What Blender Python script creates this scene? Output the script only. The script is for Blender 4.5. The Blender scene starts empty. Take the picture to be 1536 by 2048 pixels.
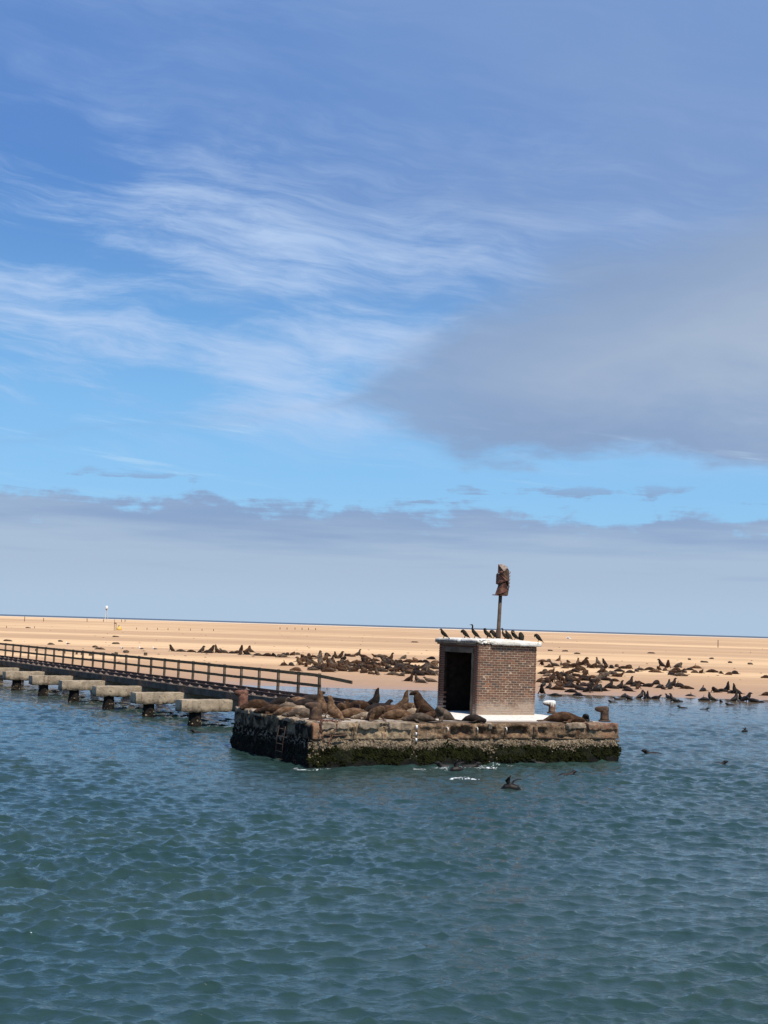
import bpy, bmesh, math, random
import numpy as np
from mathutils import Vector, Matrix, Euler, noise as mnoise

S = bpy.context.scene
COL = S.collection
PI = math.pi
R = math.radians

# ------------------------------------------------------------------ camera
F_PX = 2840.0
CAM_H = 4.35
ROLL = math.atan(45.2 / 1536)
PITCH = math.atan((1250.8 - 1024) * math.cos(ROLL) / F_PX)
fw = Vector((0, math.cos(PITCH), math.sin(PITCH)))
up0 = Vector((0, -math.sin(PITCH), math.cos(PITCH)))
rt0 = Vector((1, 0, 0))
RT = rt0 * math.cos(ROLL) + up0 * math.sin(ROLL)
UP = -rt0 * math.sin(ROLL) + up0 * math.cos(ROLL)
cam = bpy.data.cameras.new('camera')
cam.sensor_fit = 'VERTICAL'
cam.sensor_height = 36.0
cam.lens = F_PX / 2048 * 36.0
cam.clip_start = 0.1
cam.clip_end = 60000
camo = bpy.data.objects.new('camera', cam)
COL.objects.link(camo)
camo.matrix_world = Matrix(((RT.x, UP.x, -fw.x, 0), (RT.y, UP.y, -fw.y, 0), (RT.z, UP.z, -fw.z, CAM_H), (0, 0, 0, 1)))
S.camera = camo

def ray(px, py):
    return RT * (px - 768) + UP * (1024 - py) + fw * F_PX
def at(px, py, z=0.0):
    d = ray(px, py)
    return Vector((0, 0, CAM_H)) + d * ((z - CAM_H) / d.z)
def at_plane(px, py, p0, nrm):
    d = ray(px, py)
    o = Vector((0, 0, CAM_H))
    return o + d * ((p0 - o).dot(nrm) / d.dot(nrm))

# ------------------------------------------------------------------ light
SUN_AZ, SUN_EL = 36.0, 58.0          # degrees to the right of straight behind the camera
sdir = Vector((math.sin(R(SUN_AZ)) * math.cos(R(SUN_EL)), -math.cos(R(SUN_AZ)) * math.cos(R(SUN_EL)), math.sin(R(SUN_EL))))
sun = bpy.data.lights.new('sun', 'SUN')
sun.energy = 5.0
sun.angle = R(0.53)
sun.color = (1.0, 0.93, 0.82)
suno = bpy.data.objects.new('sun', sun)
COL.objects.link(suno)
suno.rotation_euler = sdir.to_track_quat('Z', 'Y').to_euler()
suno.location = (30, -40, 60)

S.view_settings.view_transform = 'Standard'
S.view_settings.look = 'None'
S.view_settings.gamma = 1.0
S.view_settings.exposure = 0.0
S.view_settings.use_curve_mapping = False
S.render.engine = 'CYCLES'

# ------------------------------------------------------------------ node maths helper
class NG:
    def __init__(self, tree):
        self.t = tree; self.n = tree.nodes; self.l = tree.links
    def new(self, typ, **kw):
        nd = self.n.new(typ)
        for k, v in kw.items(): setattr(nd, k, v)
        return nd
    def put(self, sock, v):
        if isinstance(v, X): self.l.new(v.s, sock)
        elif isinstance(v, bpy.types.NodeSocket): self.l.new(v, sock)
        else: sock.default_value = v
    def math(self, op, a, b=0.0, c=None, clamp=False):
        nd = self.new('ShaderNodeMath', operation=op, use_clamp=clamp)
        self.put(nd.inputs[0], a); self.put(nd.inputs[1], b)
        if c is not None: self.put(nd.inputs[2], c)
        return X(self, nd.outputs[0])
    def sstep(self, v, a, b):
        nd = self.new('ShaderNodeMapRange', interpolation_type='SMOOTHSTEP')
        self.put(nd.inputs[0], v); self.put(nd.inputs[1], a); self.put(nd.inputs[2], b)
        nd.inputs[3].default_value = 0; nd.inputs[4].default_value = 1
        return X(self, nd.outputs[0])
    def noise(self, vec, scale, detail=4, rough=0.5, dist=0.0):
        nd = self.new('ShaderNodeTexNoise')
        if vec is not None: self.put(nd.inputs['Vector'], vec)
        nd.inputs['Scale'].default_value = scale; nd.inputs['Detail'].default_value = detail
        nd.inputs['Roughness'].default_value = rough; nd.inputs['Distortion'].default_value = dist
        return X(self, nd.outputs['Fac']), nd.outputs['Color']
    def vec(self, x, y, z):
        nd = self.new('ShaderNodeCombineXYZ')
        self.put(nd.inputs[0], x); self.put(nd.inputs[1], y); self.put(nd.inputs[2], z)
        return nd.outputs[0]
    def xyz(self, v):
        nd = self.new('ShaderNodeSeparateXYZ'); self.put(nd.inputs[0], v)
        return [X(self, o) for o in nd.outputs]
    def mix(self, fac, a, b, blend='MIX'):
        nd = self.new('ShaderNodeMix', data_type='RGBA', blend_type=blend, clamp_factor=True)
        self.put(nd.inputs[0], fac)
        for i, v in ((6, a), (7, b)):
            if isinstance(v, tuple): nd.inputs[i].default_value = (*v[:3], 1)
            else: self.put(nd.inputs[i], v)
        return nd.outputs[2]
class X:
    def __init__(self, g, s): self.g, self.s = g, s
    def __add__(a, b): return a.g.math('ADD', a, b)
    __radd__ = __add__
    def __sub__(a, b): return a.g.math('SUBTRACT', a, b)
    def __rsub__(a, b): return a.g.math('SUBTRACT', b, a)
    def __mul__(a, b): return a.g.math('MULTIPLY', a, b)
    __rmul__ = __mul__
    def __truediv__(a, b): return a.g.math('DIVIDE', a, b)

# ------------------------------------------------------------------ sky
world = bpy.data.worlds.new('World')
S.world = world
world.use_nodes = True
world.cycles.sampling_method = 'MANUAL'; world.cycles.sample_map_resolution = 256
wt = world.node_tree
wt.nodes.clear()
g = NG(wt)
WS = 0.1                                   # background strength
def lin(r_, g_, b_, k=1.0):                # display value 0..255 -> radiance / strength
    f = lambda c: ((c / 255 + 0.055) / 1.055) ** 2.4 if c > 10 else c / 255 / 12.92
    return (f(r_) * k / WS, f(g_) * k / WS, f(b_) * k / WS)
sky = g.new('ShaderNodeTexSky', sky_type='NISHITA', sun_disc=False)
sky.sun_elevation = R(SUN_EL)
sky.sun_rotation = R(180 - SUN_AZ)
sky.air_density = 1.0; sky.dust_density = 0.3; sky.ozone_density = 2.5
dirv = g.new('ShaderNodeTexCoord').outputs['Generated']
dx, dy, dz = g.xyz(dirv)
az = g.math('ARCTAN2', dx, dy) * 57.2958
el = g.math('ARCSINE', dz) * 57.2958
# clear air: the physical sky, a little deeper in blue as the phone recorded it
hs = g.new('ShaderNodeHueSaturation')
hs.inputs['Hue'].default_value = 0.5; hs.inputs['Saturation'].default_value = 1.3; hs.inputs['Value'].default_value = 1.0
wt.links.new(sky.outputs[0], hs.inputs['Color'])
clear = g.mix(1.0, hs.outputs[0], (0.86, 0.93, 1.12), 'MULTIPLY')
lift = g.sstep(el, 26.0, 5.0)
clear = g.mix(lift * 0.62, clear, lin(140, 202, 250))
deep = g.sstep(el, 7.0, 22.0)
clear = g.mix(deep * 0.72, clear, lin(92, 136, 208))
clear = g.mix(g.sstep(el, 26.0, 65.0) * 0.50, clear, lin(54, 94, 165))
# high thin cirrus, combed nearly level
w1, w1c = g.noise(g.vec(dx * 1.0, dy * 1.0, dz * 2.2), 5.0, 3, 0.5)
wx, wy, wz = g.xyz(w1c)
tl = dz + dx * 0.13
ci, _ = g.noise(g.vec(dx * 5 + (wx - 0.5) * 1.0, dy * 5 + (wy - 0.5) * 1.0, tl * 26 + (wz - 0.5) * 2.8), 1.0, 7, 0.62)
ci2, _ = g.noise(g.vec(dx * 12 + (wx - 0.5) * 1.6, dy * 12, tl * 105 + (wz - 0.5) * 5), 1.0, 5, 0.68)
big, _ = g.noise(g.vec(dx * 3.1 + 3.7, dy * 3.1 + 1.9, tl * 10.5 + 0.55), 1.0, 3, 0.5, 0.4)
cir = g.sstep(ci * 0.68 + ci2 * 0.30 + big * 0.49, 0.650, 0.94)
cir = cir * g.sstep(el, 5.4, 9.0)
cir = cir * (1.0 - g.sstep(el, 15.5, 22.0) * 0.72)
col = g.mix(cir * 0.92, clear, lin(184, 208, 242))
# faint grey veil thickening towards the upper right
vn, _ = g.noise(g.vec(dx * 4 + 8.1, dy * 4, tl * 11), 1.0, 5, 0.55)
veil = g.sstep(az + (vn - 0.5) * 26 + (el - 14) * 0.55, -10.0, 15.0) * g.sstep(el, 9.0, 15.0) * (1.0 - g.sstep(el, 26.0, 40.0) * 0.8)
col = g.mix(veil * 0.74, col, lin(137, 163, 206))
topv, _ = g.noise(g.vec(dx * 3 + 1.1, dy * 3, tl * 8 + 4), 1.0, 5, 0.55)
top = g.sstep(el + (topv - 0.5) * 16, 15.0, 23.0) * (1.0 - g.sstep(el, 26.0, 40.0) * 0.8)
col = g.mix(top * 0.42, col, lin(113, 151, 207))
# the big grey cloud sheet in the right half
b1, _ = g.noise(g.vec(dx * 8 + 2.2, dy * 8, dz * 20), 1.0, 6, 0.52, 0.35)
b2, _ = g.noise(g.vec(dx * 26, dy * 26, dz * 90), 1.0, 5, 0.6)
t_ = g.math('MAXIMUM', az + 3.0, 0.0)
hw = g.math('MINIMUM', t_ * 0.55, az * 0.155 + 2.9)
hw = hw * (1.0 - g.sstep(az, 26.0, 44.0))
mid = az * 0.175 + 9.35
off = el - mid + (b1 - 0.5) * 3.4 + (b2 - 0.5) * 1.3
dist_ = hw - g.math('ABSOLUTE', off)
soft = g.sstep(off, -1.0, 2.5) * 1.1 + 0.7 + g.sstep(az, 6.0, -3.0) * 0.8              # feathered on top, crisper below
bigm = g.sstep(dist_ / soft, -0.35, 1.0)
inner = g.sstep(dist_, 0.3, 5.2) * g.sstep(az, -2.0, 14.0)
lower = g.sstep(off, 2.5, -3.2)
ccol = g.mix(inner * 0.50 + inner * lower * 0.55 + (b1 - 0.5) * 0.7, lin(138, 162, 198), lin(180, 194, 212))
col = g.mix(bigm * (0.93 - g.sstep(az, 6.0, -3.0) * 0.22), col, ccol)
# thin bright streaks under it
st_, _ = g.noise(g.vec(dx * 7, dy * 7 + 3, (dz + dx * 0.10) * 95), 1.0, 7, 0.62)
strk = g.sstep(st_, 0.56, 0.80) * g.sstep(el, 4.2, 6.0) * g.sstep(el, 9.0, 7.4)
col = g.mix(strk * 0.62, col, lin(196, 224, 248))
# low cloud bank along the horizon with ragged top and torn scraps above
k1, _ = g.noise(g.vec(dx * 20, dy * 20, dz * 34), 1.0, 7, 0.60, 0.3)
k2, _ = g.noise(g.vec(dx * 13 + 5, dy * 13, dz * 110 + 2), 1.0, 6, 0.6, 0.4)
bank = g.sstep(4.75 - el - az * 0.012 + (k1 - 0.5) * 3.6 + (k2 - 0.5) * 2.8, -0.20, 0.50)
scr = g.sstep(k2 + (k1 - 0.5) * 0.7, 0.555, 0.66) * g.sstep(el, 6.3, 5.3) * g.sstep(el, 3.8, 4.6)
bm = g.math('MAXIMUM', bank, scr * 0.85)
kk, _ = g.noise(g.vec(dx * 6, dy * 6, dz * 75), 1.0, 6, 0.55)
bcol = g.mix(g.sstep(el + (kk - 0.5) * 5.0, 5.0, 2.2), lin(139, 164, 201), lin(170, 190, 214))
bcol = g.mix(g.sstep(el, 2.4, 0.4), bcol, lin(174, 197, 221))
col = g.mix(bm * 0.95, col, bcol)
bg = g.new('ShaderNodeBackground')
wt.links.new(col, bg.inputs[0])
bg.inputs[1].default_value = WS
wo = g.new('ShaderNodeOutputWorld')
wt.links.new(bg.outputs[0], wo.inputs[0])

# ------------------------------------------------------------------ materials
def material(name, fn, rough=0.8, spec=0.35):
    m = bpy.data.materials.new(name); m.use_nodes = True
    t = m.node_tree; t.nodes.clear(); q = NG(t)
    b = q.new('ShaderNodeBsdfPrincipled'); o = q.new('ShaderNodeOutputMaterial')
    t.links.new(b.outputs[0], o.inputs[0])
    b.inputs['Roughness'].default_value = rough
    b.inputs['Specular IOR Level'].default_value = spec
    fn(q, b)
    return m
def set_bump(q, b, h, strength=0.4, dist=0.02):
    bp = q.new('ShaderNodeBump'); bp.inputs['Strength'].default_value = strength; bp.inputs['Distance'].default_value = dist
    q.put(bp.inputs['Height'], h); q.l.new(bp.outputs[0], b.inputs['Normal'])
def objvec(q): return q.new('ShaderNodeTexCoord').outputs['Object']
def posvec(q): return q.new('ShaderNodeNewGeometry').outputs['Position']
def simple(name, c1, c2, scale=4, rough=0.8, spec=0.3, bump=0.3, bscale=None, world=False, rnd=0.0, c3=None):
    def fn(q, b):
        v = posvec(q) if world else objvec(q)
        f, _ = q.noise(v, scale, 6, 0.6)
        c = q.mix(q.sstep(f, 0.35, 0.65), c1, c2)
        if c3:
            f3, _ = q.noise(v, scale * 2.7, 5, 0.65)
            c = q.mix(q.sstep(f3, 0.56, 0.68), c, c3)
        if rnd:
            oi = q.new('ShaderNodeObjectInfo')
            hv = q.new('ShaderNodeHueSaturation')
            q.put(hv.inputs['Value'], X(q, oi.outputs['Random']) * (2 * rnd) + (1 - rnd))
            q.l.new(c, hv.inputs['Color']); c = hv.outputs[0]
        q.l.new(c, b.inputs['Base Color'])
        if bump:
            f2, _ = q.noise(v, bscale or scale * 4, 6, 0.65)
            set_bump(q, b, f2, bump, 0.03)
    return material(name, fn, rough, spec)

M = {}
M['rust'] = simple('rust', (0.055, 0.034, 0.022), (0.13, 0.078, 0.048), 5, 0.85, 0.25, 0.5, 22, c3=(0.05, 0.025, 0.02))
M['rust_red'] = simple('rust_red', (0.10, 0.042, 0.028), (0.20, 0.098, 0.065), 7, 0.85, 0.25, 0.5, 25, c3=(0.06, 0.02, 0.015))
M['rail_steel'] = simple('rail_steel', (0.035, 0.022, 0.016), (0.09, 0.05, 0.035), 3, 0.75, 0.3, 0.4, 20)
M['chair_iron'] = simple('chair_iron', (0.20, 0.14, 0.11), (0.34, 0.27, 0.22), 9, 0.9, 0.2, 0.3)
M['timber'] = simple('timber', (0.105, 0.078, 0.040), (0.18, 0.132, 0.070), 6, 0.9, 0.2, 0.5, 30, c3=(0.035, 0.02, 0.014))
M['post_timber'] = simple('post_timber', (0.085, 0.065, 0.045), (0.16, 0.12, 0.085), 5, 0.9, 0.2, 0.5, 30, c3=(0.06, 0.025, 0.018), rnd=0.25)
M['pole_steel'] = simple('pole_steel', (0.07, 0.046, 0.032), (0.14, 0.10, 0.07), 4, 0.8, 0.3, 0.4, 18, c3=(0.09, 0.05, 0.035))
M['white_paint'] = simple('white_paint', (0.78, 0.78, 0.76), (0.85, 0.85, 0.84), 3, 0.6, 0.4, 0)
M['yellow_paint'] = simple('yellow_paint', (0.72, 0.48, 0.10), (0.62, 0.36, 0.08), 1.5, 0.6, 0.4, 0)
M['stake'] = simple('stake', (0.06, 0.045, 0.032), (0.12, 0.09, 0.06), 3, 0.9, 0.2, 0)
M['kelp'] = simple('kelp', (0.045, 0.03, 0.018), (0.09, 0.06, 0.035), 5, 0.8, 0.3, 0.4)
M['girder'] = simple('girder', (0.065, 0.053, 0.04), (0.135, 0.108, 0.08), 1.6, 0.9, 0.2, 0.5, 12, c3=(0.11, 0.05, 0.03))
M['mortar'] = None
M['bird'] = simple('bird', (0.010, 0.009, 0.006), (0.032, 0.026, 0.017), 16, 0.8, 0.15, 0.4, 50, rnd=0.3)
M['gull_white'] = simple('gull_white', (0.75, 0.75, 0.73), (0.82, 0.82, 0.8), 8, 0.7, 0.3, 0)
M['gull_back'] = simple('gull_back', (0.03, 0.03, 0.032), (0.06, 0.06, 0.06), 8, 0.7, 0.3, 0)
M['foam'] = simple('foam', (0.78, 0.8, 0.8), (0.68, 0.71, 0.72), 9, 0.6, 0.4, 0.4)

def concrete_fn(tan=(0.42, 0.335, 0.24), grey=(0.26, 0.205, 0.15), dark=(0.05, 0.042, 0.036), k=1.0, low=None):
    def fn(q, b):
        v = posvec(q)
        x, y, z = q.xyz(v)
        f, _ = q.noise(v, 1.6 * k, 7, 0.62)
        c = q.mix(q.sstep(f, 0.36, 0.64), grey, tan)
        f2, _ = q.noise(v, 7 * k, 6, 0.68)
        c = q.mix(q.sstep(f2, 0.56, 0.70) * 0.85, c, dark)
        st, _ = q.noise(q.vec(x * 5, y * 5, z * 0.7), 1.0, 5, 0.6)
        c = q.mix(q.sstep(st, 0.54, 0.68) * 0.55, c, (0.13, 0.075, 0.045))
        if low:
            nz = (f2 - 0.5) * 0.45 + (f - 0.5) * 0.25
            c = q.mix(q.sstep(z + nz, low[1], low[0]), c, (0.03, 0.027, 0.02))
        q.l.new(c, b.inputs['Base Color'])
        f3, _ = q.noise(v, 14, 8, 0.7)
        set_bump(q, b, f3 + f2, 0.55, 0.05)
    return fn
M['concrete'] = material('concrete', concrete_fn(), 0.92, 0.2)
M['cap_concrete'] = material('cap_concrete', concrete_fn((0.47, 0.375, 0.26), (0.33, 0.26, 0.18), (0.12, 0.095, 0.068), 1.0, (0.50, 0.80)), 0.92, 0.2)
M['pile'] = simple('pile', (0.008, 0.007, 0.006), (0.024, 0.020, 0.016), 6, 0.9, 0.1, 0.8, 16, True, c3=(0.045, 0.04, 0.03))

def growth_fn(q, b):
    # tide-marked wall: wet black foot, weed, shell band, bare stained concrete
    v = posvec(q); x, y, z = q.xyz(v)
    f1, _ = q.noise(v, 1.3, 5, 0.6)
    f2, _ = q.noise(v, 5.5, 7, 0.68)
    f3, _ = q.noise(v, 17, 6, 0.7)
    zz = z + (f1 - 0.5) * 0.30 + (f2 - 0.5) * 0.34
    c = q.mix(q.sstep(f2, 0.38, 0.62), (0.24, 0.185, 0.13), (0.15, 0.115, 0.082))
    c = q.mix(q.sstep(f3, 0.54, 0.66) * 0.75, c, (0.05, 0.036, 0.026))
    st, _ = q.noise(q.vec(x * 4, y * 4, z * 0.8), 1.0, 5, 0.6)
    c = q.mix(q.sstep(st, 0.52, 0.66) * 0.6, c, (0.15, 0.07, 0.038))
    shell = q.mix(q.sstep(f3, 0.40, 0.62), (0.09, 0.065, 0.042), (0.34, 0.27, 0.185))
    c = q.mix(q.sstep(zz, 0.90, 0.70), c, shell)
    weed = q.mix(q.sstep(f3, 0.42, 0.62), (0.006, 0.007, 0.004), (0.022, 0.025, 0.008))
    c = q.mix(q.sstep(zz, 0.62, 0.44), c, weed)
    c = q.mix(q.sstep(z + (f2 - 0.5) * 0.12, 0.16, 0.03), c, (0.010, 0.010, 0.008))
    q.l.new(c, b.inputs['Base Color'])
    q.put(b.inputs['Roughness'], q.sstep(zz, 0.0, 0.6) * 0.2 + 0.75)
    b.inputs['Specular IOR Level'].default_value = 0.12
    set_bump(q, b, f3 * 0.6 + f2, 0.8, 0.08)
M['tide_wall'] = material('tide_wall', growth_fn, 0.85, 0.3)
M['coping'] = material('coping', concrete_fn((0.40, 0.315, 0.225), (0.20, 0.148, 0.10), (0.045, 0.032, 0.023), 1.6), 0.92, 0.2)
M['coping_brown'] = material('coping_brown', concrete_fn((0.22, 0.155, 0.105), (0.09, 0.06, 0.04), (0.022, 0.016, 0.012), 2.0), 0.92, 0.2)
M['coping_rust'] = material('coping_rust', concrete_fn((0.33, 0.225, 0.15), (0.17, 0.085, 0.052), (0.06, 0.036, 0.026), 2.4), 0.92, 0.2)
M['coping_dark'] = material('coping_dark', concrete_fn((0.20, 0.16, 0.115), (0.07, 0.055, 0.042), (0.012, 0.010, 0.008), 2.2), 0.9, 0.2)
def upper_mat(q, b):
    v = posvec(q); ox, oy, oz = q.xyz(objvec(q)); x, y, z = q.xyz(v)
    f, _ = q.noise(v, 1.7, 7, 0.62); f2, _ = q.noise(v, 6, 7, 0.68); f3, _ = q.noise(v, 19, 6, 0.7)
    c = q.mix(q.sstep(f2, 0.36, 0.64), (0.21, 0.15, 0.095), (0.42, 0.315, 0.20))
    br = q.sstep(ox + (f - 0.5) * 3.0, 3.2, 4.6) * q.sstep(ox + (f - 0.5) * 2.0, 11.0, 9.6)
    c = q.mix(br * 0.9, c, q.mix(q.sstep(f2, 0.40, 0.62), (0.085, 0.050, 0.030), (0.24, 0.16, 0.095)))
    c = q.mix(q.sstep(f3, 0.52, 0.66) * 0.8, c, (0.038, 0.026, 0.019))
    st, _ = q.noise(q.vec(x * 5, y * 5, z * 0.8), 1.0, 5, 0.6)
    c = q.mix(q.sstep(st, 0.55, 0.66) * 0.6, c, (0.15, 0.065, 0.035))
    # rust bleeding round the corner fittings
    ru = g_max(q, q.sstep(ox, 0.75, 0.15) * q.sstep(oy, 0.6, 0.0), q.sstep(ox, 10.4, 11.2))
    c = q.mix(ru * q.sstep(f2, 0.40, 0.55) * 0.75, c, (0.26, 0.115, 0.062))
    # door-side face: black mussel spat, darkened further to paint in its shade
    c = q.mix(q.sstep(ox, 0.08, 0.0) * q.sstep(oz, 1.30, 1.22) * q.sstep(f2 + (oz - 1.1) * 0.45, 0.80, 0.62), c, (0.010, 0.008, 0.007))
    q.l.new(c, b.inputs['Base Color']); set_bump(q, b, f3 + f2, 0.7, 0.06)
def g_max(q, a, b): return q.math('MAXIMUM', a, b)
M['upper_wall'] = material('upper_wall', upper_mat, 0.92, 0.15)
M['inner'] = simple('inner', (0.018, 0.014, 0.012), (0.035, 0.026, 0.021), 4, 0.95, 0.1, 0.3)  # near-black, so the hut interior's shade is put into the colour
M['shells'] = simple('shells', (0.30, 0.225, 0.14), (0.11, 0.078, 0.048), 14, 0.85, 0.25, 0.5, 40, True, c3=(0.58, 0.50, 0.40))
M['weed'] = simple('weed', (0.006, 0.007, 0.003), (0.020, 0.023, 0.006), 5, 0.95, 0.05, 0.6, 30, True, c3=(0.004, 0.004, 0.003))

def deck_fn(q, b):
    v = objvec(q); x, y, z = q.xyz(v)
    f, _ = q.noise(v, 1.1, 7, 0.6); f2, _ = q.noise(v, 6, 7, 0.68)
    c = q.mix(q.sstep(f, 0.35, 0.65), (0.44, 0.37, 0.29), (0.30, 0.245, 0.185))
    # guano spread round the hut
    gm = q.sstep(x + (f - 0.5) * 3.5, 3.8, 6.4) * q.sstep(y + (f - 0.5) * 1.0 + (f2 - 0.5) * 0.7, 0.55, 1.5)
    c = q.mix(gm * (0.95 - q.sstep(f2, 0.46, 0.66) * 0.45), c, (0.80, 0.755, 0.67))
    c = q.mix(q.sstep(f2, 0.55, 0.72) * 0.40, c, (0.20, 0.15, 0.11))
    br = q.sstep(x + (f - 0.5) * 2, 2.2, 4.2) * q.sstep(y + (f2 - 0.5) * 0.6, 0.75, 0.35)
    c = q.mix(br * 0.85, c, (0.13, 0.085, 0.058))
    q.l.new(c, b.inputs['Base Color'])
    f3, _ = q.noise(v, 18, 7, 0.7)
    set_bump(q, b, f3 + f2, 0.4, 0.03)
M['deck'] = material('deck', deck_fn, 0.9, 0.2)
def trackbed_fn(q, b):
    v = objvec(q); x, y, z = q.xyz(v)
    f, _ = q.noise(v, 1.5, 7, 0.6); f2, _ = q.noise(v, 7, 6, 0.66)
    c = q.mix(q.sstep(f, 0.35, 0.65), (0.30, 0.24, 0.19), (0.19, 0.145, 0.11))
    c = q.mix(q.sstep(y + (f - 0.5) * 9, 12.0, 8.5) * q.sstep(f2, 0.28, 0.42), c, (0.80, 0.78, 0.72))
    c = q.mix(q.sstep(f2, 0.60, 0.70) * 0.6, c, (0.09, 0.055, 0.04))
    q.l.new(c, b.inputs['Base Color']); set_bump(q, b, f2, 0.4, 0.03)
M['trackbed'] = material('trackbed', trackbed_fn, 0.92, 0.2)

def brick_fn(q, b):
    v = posvec(q); x, y, z = q.xyz(v)
    oi = q.new('ShaderNodeObjectInfo'); rn = X(q, oi.outputs['Random'])
    cell = q.new('ShaderNodeTexWhiteNoise', noise_dimensions='1D'); q.put(cell.inputs['W'], rn * 91.7)
    r2 = X(q, cell.outputs[0])
    c = q.mix(rn, (0.105, 0.056, 0.040), (0.160, 0.079, 0.051))
    c = q.mix(q.sstep(r2, 0.70, 0.95), c, (0.085, 0.060, 0.052))
    c = q.mix(q.sstep(r2, 0.10, 0.02), c, (0.22, 0.10, 0.058))
    f, _ = q.noise(v, 28, 6, 0.65)
    c = q.mix(q.sstep(f, 0.5, 0.75) * 0.5, c, (0.10, 0.07, 0.058))
    f2, _ = q.noise(v, 2.1, 6, 0.62); f3, _ = q.noise(v, 11, 6, 0.68)
    gu = q.sstep(z + (f2 - 0.5) * 1.1 + (f3 - 0.5) * 0.6, 1.95, 1.25)
    c = q.mix(gu * 0.50, c, (0.58, 0.48, 0.39))
    q.l.new(c, b.inputs['Base Color']); set_bump(q, b, f, 0.5, 0.012)
M['brick'] = material('brick', brick_fn, 0.9, 0.25)
def mortar_fn(q, b):
    v = posvec(q)
    f, _ = q.noise(v, 12, 6, 0.65)
    c = q.mix(q.sstep(f, 0.35, 0.65), (0.42, 0.325, 0.23), (0.30, 0.225, 0.155))
    q.l.new(c, b.inputs['Base Color']); set_bump(q, b, f, 0.5, 0.01)
M['mortar'] = material('mortar', mortar_fn, 0.95, 0.15)
def guano_fn(q, b):
    v = posvec(q); geo = q.new('ShaderNodeNewGeometry')
    nx, ny, nz = q.xyz(geo.outputs['Normal'])
    f, _ = q.noise(v, 3.2, 7, 0.62); f2, _ = q.noise(v, 14, 6, 0.68)
    c = q.mix(q.sstep(f, 0.34, 0.62), (0.62, 0.56, 0.46), (0.80, 0.77, 0.70))
    c = q.mix(q.sstep(f2, 0.60, 0.72) * 0.65, c, (0.26, 0.21, 0.16))
    q.l.new(c, b.inputs['Base Color']); set_bump(q, b, f2 + f, 0.5, 0.03)
M['guano'] = material('guano', guano_fn, 0.92, 0.2)
def slab_fn(q, b):
    v = objvec(q); x, y, z = q.xyz(v)
    f, _ = q.noise(v, 3.2, 7, 0.62); f2, _ = q.noise(v, 13, 6, 0.68)
    c = q.mix(q.sstep(f, 0.34, 0.62), (0.60, 0.53, 0.43), (0.80, 0.77, 0.69))
    # droppings cover the top and run over the front edge; door side is grey below the top
    bare = q.sstep(z + (f - 0.5) * 0.10, 2.675, 2.640) * q.sstep(x + (f2 - 0.5) * 0.1, 0.05, -0.05)
    c = q.mix(bare, c, q.mix(q.sstep(f2, 0.4, 0.6), (0.13, 0.11, 0.09), (0.21, 0.18, 0.145)))
    c = q.mix(q.sstep(f2, 0.53, 0.68) * 0.7, c, (0.24, 0.19, 0.14))
    q.l.new(c, b.inputs['Base Color']); set_bump(q, b, f2 + f, 0.5, 0.03)
M['slab'] = material('slab', slab_fn, 0.92, 0.2)
def boll_white_fn(q, b):
    v = objvec(q); x, y, z = q.xyz(v)
    f, _ = q.noise(v, 7, 6, 0.66); f2, _ = q.noise(q.vec(x * 14, y * 14, z * 3), 1.0, 5, 0.6)
    c = q.mix(q.sstep(f, 0.4, 0.6), (0.16, 0.09, 0.055), (0.26, 0.17, 0.12))
    c = q.mix(q.sstep(z + (f2 - 0.5) * 0.5, 0.28, 0.42), c, (0.80, 0.78, 0.73))
    c = q.mix(q.sstep(f2 + (0.15 - z), 0.56, 0.66) * 0.7, c, (0.7, 0.66, 0.6))
    q.l.new(c, b.inputs['Base Color']); set_bump(q, b, f, 0.5, 0.03)
M['guano_iron'] = material('guano_iron', boll_white_fn, 0.85, 0.25)

def fur(name, back, belly, rough=0.85, spec=0.10):
    def fn(q, b):
        v = objvec(q); x, y, z = q.xyz(v)
        f, _ = q.noise(q.vec(x * 5, y * 9, z * 9), 1.0, 6, 0.62)
        f2, _ = q.noise(q.vec(x * 22, y * 45, z * 45), 1.0, 4, 0.6)
        oi = q.new('ShaderNodeObjectInfo'); rn = X(q, oi.outputs['Random'])
        c = q.mix(q.sstep(f + (f2 - 0.5) * 0.4, 0.42, 0.66), back, belly)
        c = q.mix(q.sstep(z, 0.055, 0.03) * 0.8, c, tuple(k_ * 0.35 for k_ in back))      # dark naked flippers
        hv = q.new('ShaderNodeHueSaturation'); q.put(hv.inputs['Value'], rn * 0.7 + 0.65)
        q.l.new(c, hv.inputs['Color']); q.l.new(hv.outputs[0], b.inputs['Base Color'])
        set_bump(q, b, f2, 0.35, 0.02)
        b.inputs['Sheen Weight'].default_value = 0.03
    return material(name, fn, rough, spec)
M['fur_brown'] = fur('fur_brown', (0.034, 0.018, 0.010), (0.090, 0.048, 0.025))
M['fur_tan'] = fur('fur_tan', (0.070, 0.039, 0.021), (0.175, 0.105, 0.058))
M['fur_grey'] = fur('fur_grey', (0.055, 0.040, 0.029), (0.130, 0.097, 0.068))
M['fur_dark'] = fur('fur_dark', (0.014, 0.009, 0.007), (0.035, 0.023, 0.016), 0.75, 0.15)
M['fur_wet'] = fur('fur_wet', (0.008, 0.007, 0.006), (0.018, 0.013, 0.010), 0.55, 0.25)
M['fur_cream'] = fur('fur_cream', (0.19, 0.138, 0.092), (0.34, 0.26, 0.18))

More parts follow.
